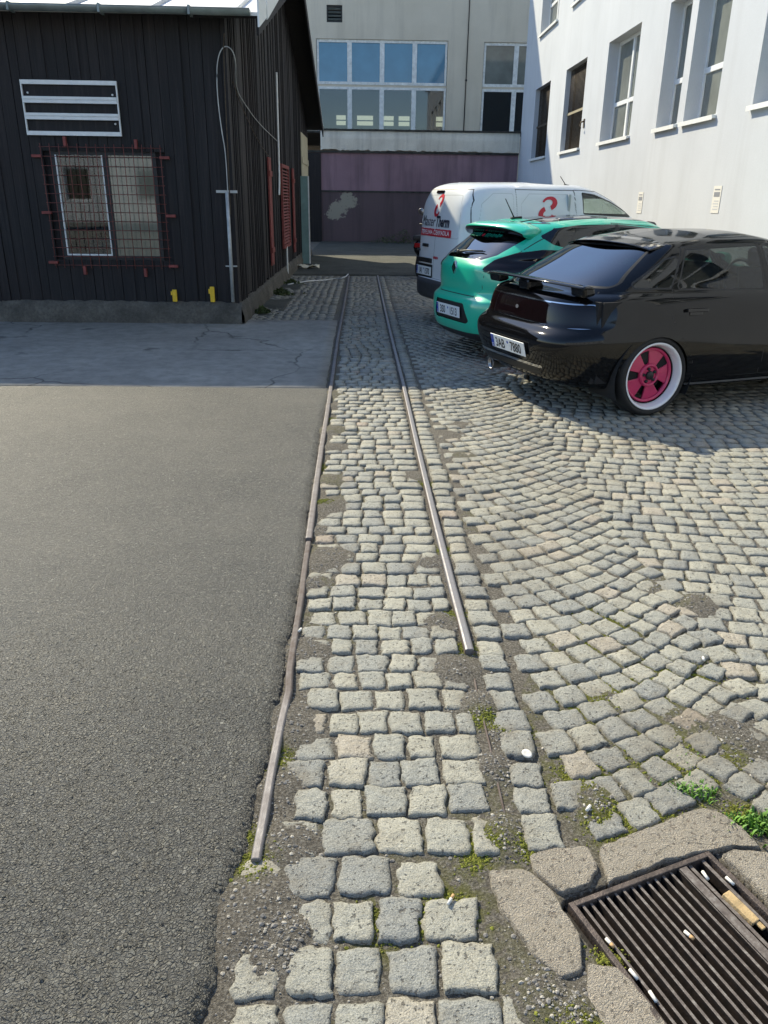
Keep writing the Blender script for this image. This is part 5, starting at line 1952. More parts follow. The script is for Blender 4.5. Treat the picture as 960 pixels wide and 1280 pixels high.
# ---------------- black hatchback
def black_car():
    loc, rz = pose(1.095, 6.22, 70)
    t = thing('black_hatchback', 'glossy black low hatchback with pink white lipped wheels and a boot wing', 'car', loc, rz)
    rows = [
        row(.30, 4.00, .70, .19, 4, 3),
        row(.14, 4.14, .79, [(0, .235), (.6, .20), (3.5, .20), (4.2, .22)], 4.6, 3),
        row(.07, 4.19, .822, [(0, .30), (.6, .27), (4.2, .30)], 5, 3),
        row(.03, 4.225, .838, [(0, .40), (.7, .38), (4.2, .38)], 5.4, 3),
        row(.0, 4.24, .8475, [(0, .52), (.8, .50), (4.2, .50)], 5.6, 3),
        row(.005, 4.22, .848, [(0, .575), (.8, .60), (4.2, .56)], 5.6, 3),
        row(.035, 4.19, .846, [(0, .612), (.8, .64), (4.2, .58)], 5.4, 3),
        row(.085, 4.15, .842, [(0, .632), (.8, .67), (4.2, .60)], 5.2, 3),
        row(.095, 4.12, .837, [(0, .70), (.8, .74), (3.3, .71), (4.2, .64)], 5, 3),
        row(.108, 4.05, .824, [(0, .79), (.8, .815), (3.2, .78), (4.1, .68)], 4.8, 3),
        row(.13, 3.98, .805, [(0, .846), (.7, .865), (3.2, .83), (4.0, .72)], 4.6, 3),
        row(.165, 3.85, .788, [(0, .872), (.7, .893), (3.0, .865), (3.9, .76)], 3.8, 3),
        row(.25, 3.30, .770, [(0, .890), (.7, .908), (2.6, .895), (3.3, .86)], 4.2, 3.2),
        row(.40, 2.98, .735, [(0, .975), (.9, .985), (2.4, .975), (3.0, .955)], 4.4, 3.4),
        row(.62, 2.62, .675, [(0, 1.09), (.6, 1.09), (1.4, 1.105), (2.2, 1.10), (2.6, 1.08)], 4.4, 3.6),
        row(.80, 2.34, .612, [(0, 1.175), (.8, 1.178), (1.3, 1.205), (2.0, 1.205), (2.3, 1.18)], 4.4, 3.8),
        row(.885, 2.20, .565, [(0, 1.208), (.9, 1.212), (1.3, 1.250), (1.9, 1.252), (2.2, 1.222)], 4.4, 3.8),
        row(.97, 2.10, .47, [(0, 1.232), (1.0, 1.236), (1.4, 1.280), (1.8, 1.282), (2.1, 1.25)], 4.2, 3.8),
        row(1.02, 2.04, .27, [(0, 1.250), (1.0, 1.252), (1.4, 1.300), (1.8, 1.300), (2.1, 1.262)], 4.0, 3.8),
        row(1.04, 2.02, .0, [(0, 1.256), (1.0, 1.258), (1.4, 1.307), (1.8, 1.307), (2.1, 1.268)], 4.0, 3.8)]
    S = Shell(rows, relax=9)
    WX = (.805, 3.41)
    r = .303
    for wx in WX:
        S.cut(lambda x, y, z, a, wx=wx: np.hypot(x - wx, z - r) - .292, lambda c, n: np.abs(c[:, 1]) > .5, 'hole')
    # glass
    S.cut(pf_yz([(-.60, .955), (.60, .955), (.475, 1.165), (-.475, 1.165)], .02), rearf(1.1), 'rear_glass')
    S.cut(pf_yz([(-.58, .97), (.58, .97), (.49, 1.18), (-.49, 1.18)], .02), frontf(2.0), 'windscreen')
    wins = {'quarter': [(.640, .945), (.90, .945), (1.005, 1.115), (.93, 1.10)],
            'rear_door_glass': [(.995, .938), (1.755, .925), (1.76, 1.190), (1.12, 1.165)],
            'front_door_glass': [(1.855, .925), (2.62, .925), (2.28, 1.165), (1.85, 1.190)]}
    for nm, pg in wins.items():
        S.cut(pf_xz(pg, .014), sides(None, .25), nm)
        S.cut(lambda x, y, z, a, pg=pg: poly_sdf(x, z, pg) - .026, sides(None, .25), 'trim', ('body',))
    S.cut(lambda x, y, z, a: poly_sdf(y, z, [(-.60, .955), (.60, .955), (.475, 1.165), (-.475, 1.165)]) - .034, rearf(1.1), 'trim', ('body',))
    # lamp band across the tail
    S.cut(pf_az([(.40, .668), (.72, .670), (.79, .735), (.74, .80), (.40, .805)], .008), lambda c, n: c[:, 0] < .5, 'lamp')
    S.cut(pf_az([(-.1, .668), (.39, .668), (.39, .805), (-.1, .805)], .004), lambda c, n: c[:, 0] < .4, 'band')
    S.cut(lambda x, y, z, a: np.abs(z - .815) - .005, lambda c, n: (c[:, 0] < .32) & (n[:, 0] < -.2), 'bright', ('body',))
    S.cut(lambda x, y, z, a: np.abs(z - .652 + .0 * x) - .003, lambda c, n: (c[:, 0] < .30) & (n[:, 0] < -.2), 'bright', ('body',))
    S.line(lambda x, y, z, a: np.abs(y) - .60, lambda c, n: (c[:, 0] < .42) & (c[:, 2] > .81) & (c[:, 2] < .93))
    # bumper
    S.cut(lambda x, y, z, a: np.maximum(z - .620 - .10 * np.clip(x - .1, 0, 1), x - .62), lambda c, n: c[:, 0] < .9, 'bumper', ('body',))
    S.cut(lambda x, y, z, a: np.abs(z - .352) - .010, lambda c, n: (c[:, 0] < .4) & (n[:, 0] < -.25) & (c[:, 1] > -.45), 'bright', ('bumper',))
    S.cut(pf_yz([(-.42, .286), (.62, .286), (.60, .322), (-.40, .322)], .008), rearf(.4), 'slot', ('bumper',))
    # doors
    d1 = [(.914, .895), (.900, .80), (.905, .72), (.95, .64), (1.02, .55), (1.10, .45), (1.15, .36), (1.16, .27), (1.80, .27), (1.80, .90), (1.79, 1.225), (1.08, 1.20)]
    d2 = [(1.806, .27), (2.78, .27), (2.84, .5), (2.80, .86), (2.72, .93), (2.28, 1.21), (1.796, 1.225), (1.806, .9)]
    for nm, dp in (('rear_door', d1), ('front_door', d2)):
        S.line(lambda x, y, z, a, dp=dp: poly_sdf(x, z, dp), sides(None, .3), .0035, ('body', 'trim'))
        for s, tg in ((-1, '_r'), (1, '_l')):
            S.cut(pf_xz(dp, 0), sides(s, .3), nm + tg, ('body',))
    S.cut(lambda x, y, z, a: np.abs(z - .228) - .008, lambda c, n: (np.abs(n[:, 1]) > .3) & (c[:, 0] > 1.1) & (c[:, 0] < 3.1), 'skirt', ('body',))
    S.build('body', [('body', M['paint_black']), ('gap', M['trim']), ('trim', M['trim'])], t)
    bu = S.build('bumper', [('bumper', M['paint_black'])], t)
    S.build('bright_strip', [('bright', M['chrome'])], t, .003)
    S.build('air_slot', [('slot', M['trim'])], bu, -.0)
    S.build('skirt_strip', [('skirt', M['alloy'])], t, .006)
    lm = S.lab == 'lamp'
    cy = S.V[S.F].mean(1)[:, 1]
    S.lab[lm & (cy > 0)] = 'lamp_l'
    for lb in ('lamp', 'lamp_l'):
        S.build('tail_light', [(lb, M['lamp_red'])], t)
    S.build('tail_panel', [('band', M['lamp_smoke'])], t)
    S.build('rear_window', [('rear_glass', M['car_glass_sky'])], t)
    S.build('windscreen', [('windscreen', M['car_glass'])], t)
    for nm in wins:
        m_ = S.lab == nm
        cy = S.V[S.F].mean(1)[:, 1]
        S.lab[m_ & (cy > 0)] = nm + '_l'
    doors = {}
    for nm in ('rear_door', 'front_door'):
        for tg in ('_r', '_l'):
            d = S.build('door', [(nm + tg, M['paint_black'])], t)
            doors[nm + tg] = d
            S.build('window', [(nm + '_glass' + ('' if tg == '_r' else '_l'), M['car_glass'])], d)
            sgn = -1 if tg == '_r' else 1
            hx = 1.10 if nm == 'rear_door' else 2.02
            p, n = S.side_at(hx, .765, sgn)
            p = Vector(p)
            MB().obox(p + Vector((0, sgn * .010, .012)), (.095, 0, 0), (0, .014, 0), (0, 0, .012)).obox(p + Vector((-.0, sgn * .001, -.012)), (.06, 0, 0), (0, .004, 0), (0, 0, .016)).build('handle', M['gloss_black'], d, .008)
    for lb in ('quarter', 'quarter_l'):
        S.build('quarter_window', [(lb, M['car_glass_dark'])], t)
    fr = frame_at(*S.rear_at(-.05, .455))
    fr = (fr[0] + Vector((-.012, 0, 0)), fr[1], fr[2], fr[3])
    number_plate(t, fr, '3AB', '7880')
    # boot wing
    yy = np.linspace(-.70, .70, 41)
    V, F = [], []
    prof = [(0, .0), (.012, .014), (.05, .020), (.10, .014), (.135, .002), (.10, -.012), (.05, -.010), (.012, -.008)]
    for y in yy:
        u = abs(y) / .70
        x0 = .085 + .10 * u ** 2.2
        z0 = .955 - .022 * u ** 2
        sc = 1 - .25 * u ** 6
        for (a, b) in prof:
            V.append((x0 + a * sc, y, z0 + b * sc * .68))
    n = len(prof)
    for i in range(len(yy) - 1):
        for k in range(n):
            F.append((i * n + k, i * n + (k + 1) % n, (i + 1) * n + (k + 1) % n, (i + 1) * n + k))
    F.append(tuple(range(n)))
    F.append(tuple((len(yy) - 1) * n + k for k in range(n)))
    wing = MB().add(V, F, 0, True).build('boot_wing', M['paint_black'], t)
    for (ya, yb) in ((-.70, -.52), (.52, .70), (-.10, .06)):
        u = max(abs(ya), abs(yb)) / .70
        MB().prism([(.11 + .1 * u ** 2, .865), (.26 + .05 * u, .885), (.205 + .08 * u, .952), (.105 + .09 * u ** 2, .948)], 'y', ya, yb).build('wing_foot', M['paint_black'], wing, .022)
    # roof visor
    yy = np.linspace(-.53, .53, 31)
    V, F = [], []
    for y in yy:
        u = abs(y) / .53
        x0 = .80 + .05 * u ** 2
        z0 = 1.222 - .030 * u ** 2 - .012 * u ** 6
        for (a, b) in [(0, -.010), (.0, .0), (.10, .026), (.20, .032), (.20, .010), (.09, .004)]:
            V.append((x0 + a, y, z0 + b))
    n = 6
    for i in range(len(yy) - 1):
        for k in range(n):
            F.append((i * n + k, i * n + (k + 1) % n, (i + 1) * n + (k + 1) % n, (i + 1) * n + k))
    F += [tuple(range(n)), tuple((len(yy) - 1) * n + k for k in range(n))]
    MB().add(V, F).build('roof_visor', M['gloss_black'], t, .004)
    ex = MB().lathe([(.040, .1), (.045, -.10), (.048, -.105), (.041, -.105), (.040, -.02)], 24, 'x', (.22, .42, .215)).build('exhaust_tip', M['alloy'], t)
    MB().lathe([(.0001, 0), (.040, 0)], 24, 'x', (.14, .42, .215)).build('bore', M['cabin'], ex)
    bd = S.rear_at(.02, .735)
    fb = frame_at(*bd)
    MB().add(place_flat([(.022 * math.cos(a * .524), .015 * math.sin(a * .524)) for a in range(12)], fb, .004), [tuple(range(12))]).build('badge', M['alloy'], t, fix=False)
    for wx in WX:
        for y in (-.826, .826):
            wheel(t, wx, y, r, .249, .205, M['pink'], M['lip_white'], 'five_window')
    car_common(t, S, .835, [(WX[0], r - .01), (WX[1], r - .01)], .2, (.35, 3.0, .72, .26, .84))
    for (x, y) in ((1.35, -.36), (1.35, .36), (2.25, -.36), (2.25, .36)):
        car_seat(t, x, y, .36)
    MB().box((.40, -.60, .80), (1.0, .60, .84)).build('parcel_shelf', M['seat'], t, .01)
    MB().lathe([(.17, -.012), (.185, 0), (.17, .012), (.155, 0)], 28, 'x', (2.62, .36, .86), closed=True).build('steering_wheel', M['trim'], t)
    mirror(t, 2.55, -.78, .92, M['paint_black'])
    mirror(t, 2.55, .78, .92, M['paint_black'])
    for s in (-1, 1):
        p, n = (4.08, s * .58, .60), (1, s * .3, .25)
        fr = frame_at(p, n)
        MB().add(place_flat([(-.2, -.05), (.2, -.06), (.18, .05), (-.18, .06)], fr, .03), [(0, 1, 2, 3)]).obox(fr[0], fr[1] * .18, fr[2] * .05, fr[3] * .028).build('headlight', M['car_glass_light'], t)
    return t, S
black, SB = black_car()

# ---------------- turquoise coupe
def green_car():
    loc, rz = pose(.848, 8.232, 69)
    t = thing('green_hatchback', 'turquoise green hatchback with smoked wraparound tail lamps and a roof aerial', 'car', loc, rz)
    rows = [
        row(.26, 4.02, .76, .17, 4, 3),
        row(.15, 4.12, .84, [(0, .185), (.6, .18), (4.2, .18)], 3.4, 3),
        row(.05, 4.22, .885, [(0, .26), (.7, .25), (4.2, .26)], 3.8, 3),
        row(.015, 4.26, .90, [(0, .36), (.8, .36), (4.2, .38)], 3.9, 3),
        row(.0, 4.28, .904, [(0, .50), (.8, .50), (4.2, .50)], 3.9, 3),
        row(.01, 4.26, .904, [(0, .575), (.8, .60), (4.2, .58)], 3.9, 3),
        row(.05, 4.22, .900, [(0, .605), (.8, .66), (4.2, .62)], 3.8, 3),
        row(.075, 4.18, .896, [(0, .645), (.8, .72), (3.4, .70), (4.2, .66)], 3.7, 3),
        row(.06, 4.10, .888, [(0, .76), (.8, .82), (3.3, .78), (4.1, .70)], 3.6, 3),
        row(.055, 4.00, .868, [(0, .87), (.8, .905), (3.1, .86), (4.0, .74)], 3.5, 3),
        row(.085, 3.80, .842, [(0, .935), (.7, .96), (2.9, .92), (3.8, .80)], 3.2, 3),
        row(.14, 3.20, .812, [(0, .985), (.7, 1.01), (2.6, .96), (3.2, .92)], 3.3, 3.2),
        row(.28, 2.90, .757, [(0, 1.08), (.7, 1.10), (2.2, 1.06), (2.9, 1.02)], 3.5, 3.4),
        row(.42, 2.56, .688, [(0, 1.18), (.6, 1.20), (1.4, 1.205), (2.1, 1.18), (2.6, 1.14)], 3.6, 3.6),
        row(.51, 2.36, .632, [(0, 1.240), (.6, 1.262), (1.4, 1.285), (2.0, 1.265), (2.4, 1.21)], 3.6, 3.8),
        row(.58, 2.22, .555, [(0, 1.282), (.6, 1.295), (1.4, 1.330), (2.0, 1.31), (2.3, 1.25)], 3.6, 3.8),
        row(.64, 2.12, .40, [(0, 1.308), (.6, 1.318), (1.4, 1.358), (2.0, 1.338), (2.2, 1.28)], 3.6, 3.8),
        row(.68, 2.06, .2, [(0, 1.318), (.6, 1.326), (1.4, 1.370), (2.0, 1.35), (2.1, 1.29)], 3.6, 3.8),
        row(.69, 2.04, .0, [(0, 1.322), (.6, 1.330), (1.4, 1.374), (2.0, 1.354), (2.1, 1.295)], 3.6, 3.8)]
    S = Shell(rows)
    WX = (.80, 3.44)
    r = .318
    for wx in WX:
        S.cut(lambda x, y, z, a, wx=wx: np.hypot(x - wx, z - r) - .345, lambda c, n: np.abs(c[:, 1]) > .5, 'hole')
    rg = [(-.36, .975), (.36, .975), (.47, 1.02), (.55, 1.20), (.50, 1.25), (-.50, 1.25), (-.55, 1.20), (-.47, 1.02)]
    S.cut(pf_yz(rg, .012), rearf(.9), 'rear_glass')
    S.cut(pf_yz([(-.62, .99), (.62, .99), (.52, 1.23), (-.52, 1.23)], .02), frontf(2.0), 'windscreen')
    side = [(.66, 1.185), (.80, 1.245), (1.05, 1.275), (1.5, 1.285), (2.0, 1.24), (2.45, 1.10), (2.62, 1.0), (1.7, .99), (1.2, 1.03), (.90, 1.09), (.74, 1.13)]
    S.cut(pf_xz(side, .015), sides(None, .25), 'side_glass')
    S.line(lambda x, y, z, a: x - 1.46 - .1 * (z - 1.0), sides(None, .25), .022, ('side_glass',), 'trim')
    lamp = [(.47, .885), (.52, .955), (.66, 1.02), (.86, 1.05), (1.12, 1.045), (1.36, 1.00), (1.42, .965), (1.2, .93), (.95, .90), (.75, .87), (.56, .86)]
    S.cut(pf_az(lamp, .012), lambda c, n: (c[:, 0] < 1.1), 'lamp', ('body',))
    S.line(pf_az(lamp, .018), lambda c, n: (c[:, 0] < 1.1), .004)
    # panoramic black roof
    S.cut(lambda x, y, z, a: np.maximum(np.abs(y) - .47, np.maximum(.74 - x, x - 2.05)), lambda c, n: n[:, 2] > .7, 'roof_glass', ('body',))
    # tailgate outline, bumper line
    tg = [(-.36, .632), (.36, .632), (.445, .70), (.455, .80), (.47, .875), (.52, .97), (.60, 1.05), (.62, 1.20), (.56, 1.29), (-.56, 1.29), (-.62, 1.20), (-.60, 1.05), (-.52, .97), (-.47, .875), (-.455, .80), (-.445, .70)]
    S.line(pf_yz(tg, .01), rearf(.8, .05), .0042)
    S.cut(pf_yz(tg, .0055), rearf(.8, .05), 'tailgate', ('body',))
    S.cut(lambda x, y, z, a: np.maximum(z - .612 - .22 * np.clip(x - .05, 0, 1), x - .56), lambda c, n: c[:, 0] < .9, 'bumper', ('body',))
    S.cut(pf_yz([(-.32, .375), (.32, .375), (.345, .39), (.30, .53), (-.27, .53), (-.35, .39)], .018), rearf(.4), 'recess', ('bumper',))
    S.cut(lambda x, y, z, a: np.maximum(z - .262 - .04 * np.abs(y) ** 2, x - .6), lambda c, n: (c[:, 0] < .6), 'diffuser', ('bumper',))
    dp = [(1.40, .32), (1.38, .7), (1.36, .98), (1.44, 1.31), (2.05, 1.27), (2.66, 1.0), (2.80, .86), (2.78, .32)]
    S.line(pf_xz(dp, 0), sides(None, .3), .0035)
    for s, k in ((-1, '_r'), (1, '_l')):
        S.cut(pf_xz(dp, 0), sides(s, .3), 'door' + k, ('body',))
    S.build('body', [('body', M['paint_green']), ('gap', M['trim']), ('trim', M['trim'])], t)
    tgo = S.build('tailgate', [('tailgate', M['paint_green'])], t)
    S.build('rear_window', [('rear_glass', M['car_glass_sky'])], tgo)
    bu = S.build('bumper', [('bumper', M['paint_green'])], t)
    S.build('plate_recess', [('recess', M['trim'])], bu, -.012)
    S.build('diffuser', [('diffuser', M['plastic'])], t)
    S.build('roof_panel', [('roof_glass', M['gloss_black'])], t)
    S.build('windscreen', [('windscreen', M['car_glass'])], t)
    cy = S.V[S.F].mean(1)[:, 1]
    for lb in ('lamp', 'side_glass'):
        S.lab[(S.lab == lb) & (cy > 0)] = lb + '_l'
    for k in ('', '_l'):
        S.build('tail_light', [('lamp' + k, M['lamp_smoke'])], t, .006)
        S.build('side_window', [('side_glass' + k, M['car_glass_dark'])], t)
    for k, s in (('_r', -1), ('_l', 1)):
        d = S.build('door', [('door' + k, M['paint_green'])], t)
        p = Vector(S.side_at(1.6, .86, s)[0])
        MB().obox(p + Vector((0, s * .012, 0)), (.1, 0, 0), (0, .014, 0), (0, 0, .012)).build('handle', M['paint_green'], d, .008)
    number_plate(t, frame_at(*S.rear_at(.02, .455)), '3S0', '1513')
    # roof spoiler
    yy = np.linspace(-.575, .575, 41)
    V, F = [], []
    prof = [(.0, .012), (.004, .026), (.09, .052), (.22, .066), (.30, .055), (.22, -.05), (.10, -.055), (.03, -.025)]
    for y in yy:
        u = abs(y) / .575
        x0 = .33 + .12 * u ** 3
        z0 = 1.252 - .012 * u ** 2 - .040 * u ** 5
        k = 1 - .3 * u ** 6
        for (a, b) in prof:
            V.append((x0 + a * k, y, z0 + b * k))
    n = len(prof)
    for i in range(len(yy) - 1):
        for k in range(n):
            F.append((i * n + k, i * n + (k + 1) % n, (i + 1) * n + (k + 1) % n, (i + 1) * n + k))
    F += [tuple(range(n)), tuple((len(yy) - 1) * n + k for k in range(n))]
    mb = MB().add(V, F, 0, True)
    for i, f in enumerate(F[:-2]):
        if i % n in (5, 6, 7):
            mb.m[i] = 1
    mb.build('roof_spoiler', [M['paint_green'], M['gloss_black']], t)
    wiper(tgo, S, .10, 1.0, -.28, 1.03)
    p, n = S.rear_at(.02, .87)
    fr = frame_at(p, n)
    D = [(0, .062), (.044, 0), (0, -.062), (-.044, 0)]
    I = [(0, .030), (.020, 0), (0, -.030), (-.020, 0)]
    V = place_flat(D, fr, .012) + place_flat(I, fr, .012) + place_flat([(a * 1.12, b * 1.1) for a, b in D], fr, -.01)
    F = [(k, (k + 1) % 4, 4 + (k + 1) % 4, 4 + k) for k in range(4)] + [(8 + k, 8 + (k + 1) % 4, (k + 1) % 4, k) for k in range(4)]
    bg_ = MB().add(V, F).build('badge', M['chrome'], tgo)
    MB().add(place_flat(I, fr, .004), [(0, 1, 2, 3)]).build('badge_core', M['trim'], bg_, fix=False)
    mb = MB()
    V, F = text_mesh('iiiiiii', .05, 0, .001, 'CENTER', 1.6)
    # sun strip across the top of the rear glass: illegible green lettering and a red mark
    random.seed(5)
    st, rd = MB(), MB()
    for i in range(15):
        y = .34 - i * .043
        if 6 <= i <= 7:
            continue
        p, n = S.rear_at(y, 1.175)
        fr = frame_at(p, n)
        h = random.choice((.016, .022, .026))
        for q in range(2):
            st.add(place_flat([(-.014 + q * .018, -h), (-.006 + q * .018, -h), (-.006 + q * .018, h), (-.014 + q * .018, h)], fr, .006), [(0, 1, 2, 3)])
        st.add(place_flat([(-.006, h - .01), (.004, h - .01), (.004, h), (-.006, h)], fr, .0065), [(0, 1, 2, 3)])
    st.build('glass_lettering', M['paint_green'], tgo, fix=False)
    fr = frame_at(*S.rear_at(.06, 1.172))
    rd.add(place_flat([(.024 * math.cos(a * .524), .022 * math.sin(a * .524)) for a in range(12)], fr, .006), [tuple(range(12))]).build('red_sticker', M['logo_red'], tgo, fix=False)
    # aerial
    ae = MB().tube([(.70, 0, 1.335), (.58, 0, 1.52)], [.007, .004], 6)
    ao = ae.build('aerial', M['trim'], t)
    MB().obox((.72, 0, 1.343), (.06, 0, .004), (0, .022, 0), (0, 0, .010)).build('aerial_base', M['trim'], ao, .008)
    MB().tube([(.52, -.30, 1.30), (.80, -.36, 1.345)], .006, 6).build('roof_strip', M['trim'], t)
    MB().tube([(1.50, -.44, 1.352), (.95, -.42, 1.338)], .010, 6).build('roof_strip', M['alloy'], t)
    for wx in WX:
        for y in (-.895, .895):
            wheel(t, wx, y, r, .225, .215, M['alloy'], M['alloy'], 'eight')
    car_common(t, S, .885, [(WX[0], r), (WX[1], r)], .2, (.35, 3.0, .76, .26, .86))
    for (x, y) in ((1.25, -.36), (1.25, .36), (2.15, -.38), (2.15, .38)):
        car_seat(t, x, y, .38)
    MB().box((.30, -.62, .90), (.95, .62, .93)).build('parcel_shelf', M['seat'], t, .01)
    mirror(t, 2.55, -.84, .98, M['paint_green'])
    mirror(t, 2.55, .84, .98, M['paint_green'])
    for s in (-1, 1):
        fr = frame_at((4.08, s * .62, .64), (1, s * .4, .3))
        MB().obox(fr[0], fr[1] * .2, fr[2] * .06, fr[3] * .03).build('headlight', M['car_glass_light'], t, .02)
    return t, S
green, SG = green_car()

# ---------------- white van
def swirl(fr, w_, h_, off, name, mat, parent, skin=None):
    """two interlocking hooks, a sloping S"""
    def arc(cx, cy, r0, r1, a0, a1, n=18, taper=.35):
        V, F = [], []
        for i in range(n + 1):
            t = i / n
            a = math.radians(a0 + (a1 - a0) * t)
            k = 1 - (1 - taper) * t ** 1.6
            m_, d_ = (r0 + r1) / 2, (r1 - r0) / 2 * k
            V += [(cx + (m_ - d_) * math.cos(a), cy + (m_ - d_) * math.sin(a)), (cx + (m_ + d_) * math.cos(a), cy + (m_ + d_) * math.sin(a))]
        for i in range(n):
            F.append((2 * i, 2 * i + 1, 2 * i + 3, 2 * i + 2))
        return V, F
    mb = MB()
    for (cx, cy, a0, a1) in ((.0, .23, -62, 168), (.0, -.23, 118, 348)):
        V, F = arc(cx, cy, .13, .34, a0, a1)
        V = [((v[0] + v[1] * .22) * w_, v[1] * h_) for v in V]
        mb.add(place_flat(V, fr, off) if skin is None else [skin(*v) for v in V], F)
    return mb.build(name, mat, parent, fix=False)

def white_van():
    loc, rz = pose(.855, 10.46, 73)
    t = thing('white_van', 'white panel van with red swirl logos on its rear doors and side', 'van', loc, rz)
    rows = [
        row(.22, 3.75, .74, .28, 5, 3),
        row(.0, 3.88, .83, [(0, .30)], 5, 3),
        row(-.055, 3.93, .858, [(0, .36)], 5, 3),
        row(-.06, 3.95, .862, [(0, .50)], 5, 3),
        row(-.04, 3.94, .862, [(0, .535)], 6, 3),
        row(.0, 3.93, .858, [(0, .552), (3.9, .56)], 7, 3),
        row(.005, 3.90, .858, [(0, .80), (2.8, .80), (3.9, .74)], 7, 3),
        row(.015, 3.82, .852, [(0, 1.0), (2.6, .98), (3.8, .84)], 7, 3),
        row(.025, 3.68, .842, [(0, 1.14), (2.2, 1.12), (3.0, 1.02), (3.7, .92)], 7, 3.2),
        row(.035, 3.05, .828, [(0, 1.26), (2.0, 1.25), (2.6, 1.14), (3.05, 1.04)], 7, 3.2),
        row(.055, 2.66, .795, [(0, 1.42), (1.8, 1.41), (2.66, 1.26)], 7, 3.6),
        row(.095, 2.32, .752, [(0, 1.56), (1.8, 1.555), (2.3, 1.47)], 6, 3.8),
        row(.14, 2.12, .70, [(0, 1.635), (1.7, 1.64), (2.1, 1.575)], 5.5, 3.8),
        row(.21, 1.98, .60, [(0, 1.675), (1.6, 1.688), (2.0, 1.63)], 5, 3.8),
        row(.29, 1.88, .38, [(0, 1.695), (1.0, 1.712), (1.9, 1.66)], 5, 3.8),
        row(.31, 1.86, .0, [(0, 1.70), (1.0, 1.72), (1.9, 1.668)], 5, 3.8)]
    S = Shell(rows)
    WX = (.76, 3.25)
    r = .305
    for wx in WX:
        S.cut(lambda x, y, z, a, wx=wx: np.hypot(x - wx, z - r) - .345, lambda c, n: np.abs(c[:, 1]) > .5, 'hole')
    S.cut(lambda x, y, z, a: np.maximum(z - .548, x - .40), lambda c, n: c[:, 0] < .45, 'bumper', ('body',))
    S.cut(lambda x, y, z, a: np.maximum(z - .50, 3.5 - x), lambda c, n: c[:, 0] > 3.3, 'front_bumper', ('body',))
    S.cut(pf_yz([(-.64, 1.10), (.64, 1.10), (.56, 1.52), (-.56, 1.52)], .02), frontf(1.9), 'windscreen')
    fw_ = [(1.635, 1.385), (2.30, 1.375), (2.05, 1.48), (1.80, 1.555), (1.64, 1.575)]
    fw2 = [(1.635, 1.375), (2.36, 1.345), (2.40, 1.36), (2.05, 1.49), (1.80, 1.565), (1.63, 1.585)]
    S.cut(pf_xz(fw_, .012), sides(None, .25), 'side_glass')
    S.cut(pf_xz(fw2, .02), sides(None, .25), 'trim', ('body',))
    fd = [(1.53, .42), (1.53, 1.2), (1.51, 1.63), (1.85, 1.62), (2.15, 1.5), (2.55, 1.32), (2.62, 1.1), (2.62, .75), (2.5, .42)]
    S.line(pf_xz(fd, 0), sides(None, .3), .004)
    sd = [(.72, .46), (1.505, .46), (1.505, 1.625), (.72, 1.625)]
    S.line(pf_xz(sd, 0), sides(-1, .3), .004)
    S.line(lambda x, y, z, a: np.where((x > .2) & (x < 1.5), z - 1.02, 1), sides(None, .5), .004)
    # pressed panel outline on the flank
    for pg in ([(.80, 1.12), (1.42, 1.12), (1.40, 1.56), (.90, 1.56), (.80, 1.46)], [(.24, 1.12), (.66, 1.12), (.66, 1.56), (.44, 1.56), (.30, 1.45)]):
        S.line(pf_xz(pg, .02), sides(None, .4), .0045, ('body',), 'crease')
    # rear doors
    ro = [(-.775, .56), (.775, .56), (.765, 1.1), (.70, 1.50), (.62, 1.62), (-.62, 1.62), (-.70, 1.50), (-.765, 1.1)]
    S.line(pf_yz(ro, .0), rearf(.4, .2), .0042)
    S.line(lambda x, y, z, a: y - .02, lambda c, n: (n[:, 0] < -.3) & (c[:, 0] < .3) & (c[:, 2] > .56) & (c[:, 2] < 1.60), .0035)
    for sgn, nm in ((1, 'door_l'), (-1, 'door_r')):
        S.cut(lambda x, y, z, a: np.maximum(poly_sdf(y, z, ro), -sgn * (y - .02)), rearf(.4, .2), nm, ('body',))
    up_ = [(-.60, 1.10), (.60, 1.10), (.585, 1.40), (.54, 1.525), (-.54, 1.525), (-.585, 1.40)]
    S.line(pf_yz(up_, .03), rearf(.4, .2), .006, ('door_l', 'door_r'), 'crease')
    S.cut(lambda x, y, z, a: np.maximum(np.abs(np.abs(y) - .818) - .035, np.abs(z - 1.02) - .17), rearf(.3, .12), 'lamp', ('body',))
    M['crease'] = car_paint('shaded pressing line', (.50, .515, .52), .4, .5)
    S.build('body', [('body', M['paint_white']), ('gap', M['trim']), ('trim', M['trim']), ('crease', M['crease'])], t)
    S.build('bumper', [('bumper', M['plastic'])], t)
    S.build('bumper', [('front_bumper', M['plastic'])], t)
    dl = S.build('rear_door', [('door_l', M['paint_white'])], t)
    drr = S.build('rear_door', [('door_r', M['paint_white'])], t)
    S.build('windscreen', [('windscreen', M['car_glass_light'])], t)
    cy = S.V[S.F].mean(1)[:, 1]
    for lb in ('lamp', 'side_glass'):
        S.lab[(S.lab == lb) & (cy > 0)] = lb + '_l'
    for k, mm in (('', M['gloss_black']), ('_l', M['lamp_bright'])):
        S.build('tail_light', [('lamp' + k, mm)], t, .012)
        S.build('side_window', [('side_glass' + k, M['car_glass_light'])], t)
    def skin(cy, cz, off=.004):
        def f(u, v):
            p, n = S.rear_at(cy - u, cz + v)
            return Vector(p) + Vector(n) * off
        return f
    # plate, handle, third brake light
    p, n = S.rear_at(.33, .575)
    fr = frame_at(S.rear_at(.33, .640)[0], (-1, 0, .02))
    mb = MB().obox(fr[0] - fr[3] * .0, fr[1] * .285, fr[2] * .085, fr[3] * .006).build('plate_frame', M['trim'], dl, .004)
    fr = (fr[0] + fr[3] * .004, fr[1], fr[2], fr[3])
    number_plate(t, fr, '1AI', '1570')
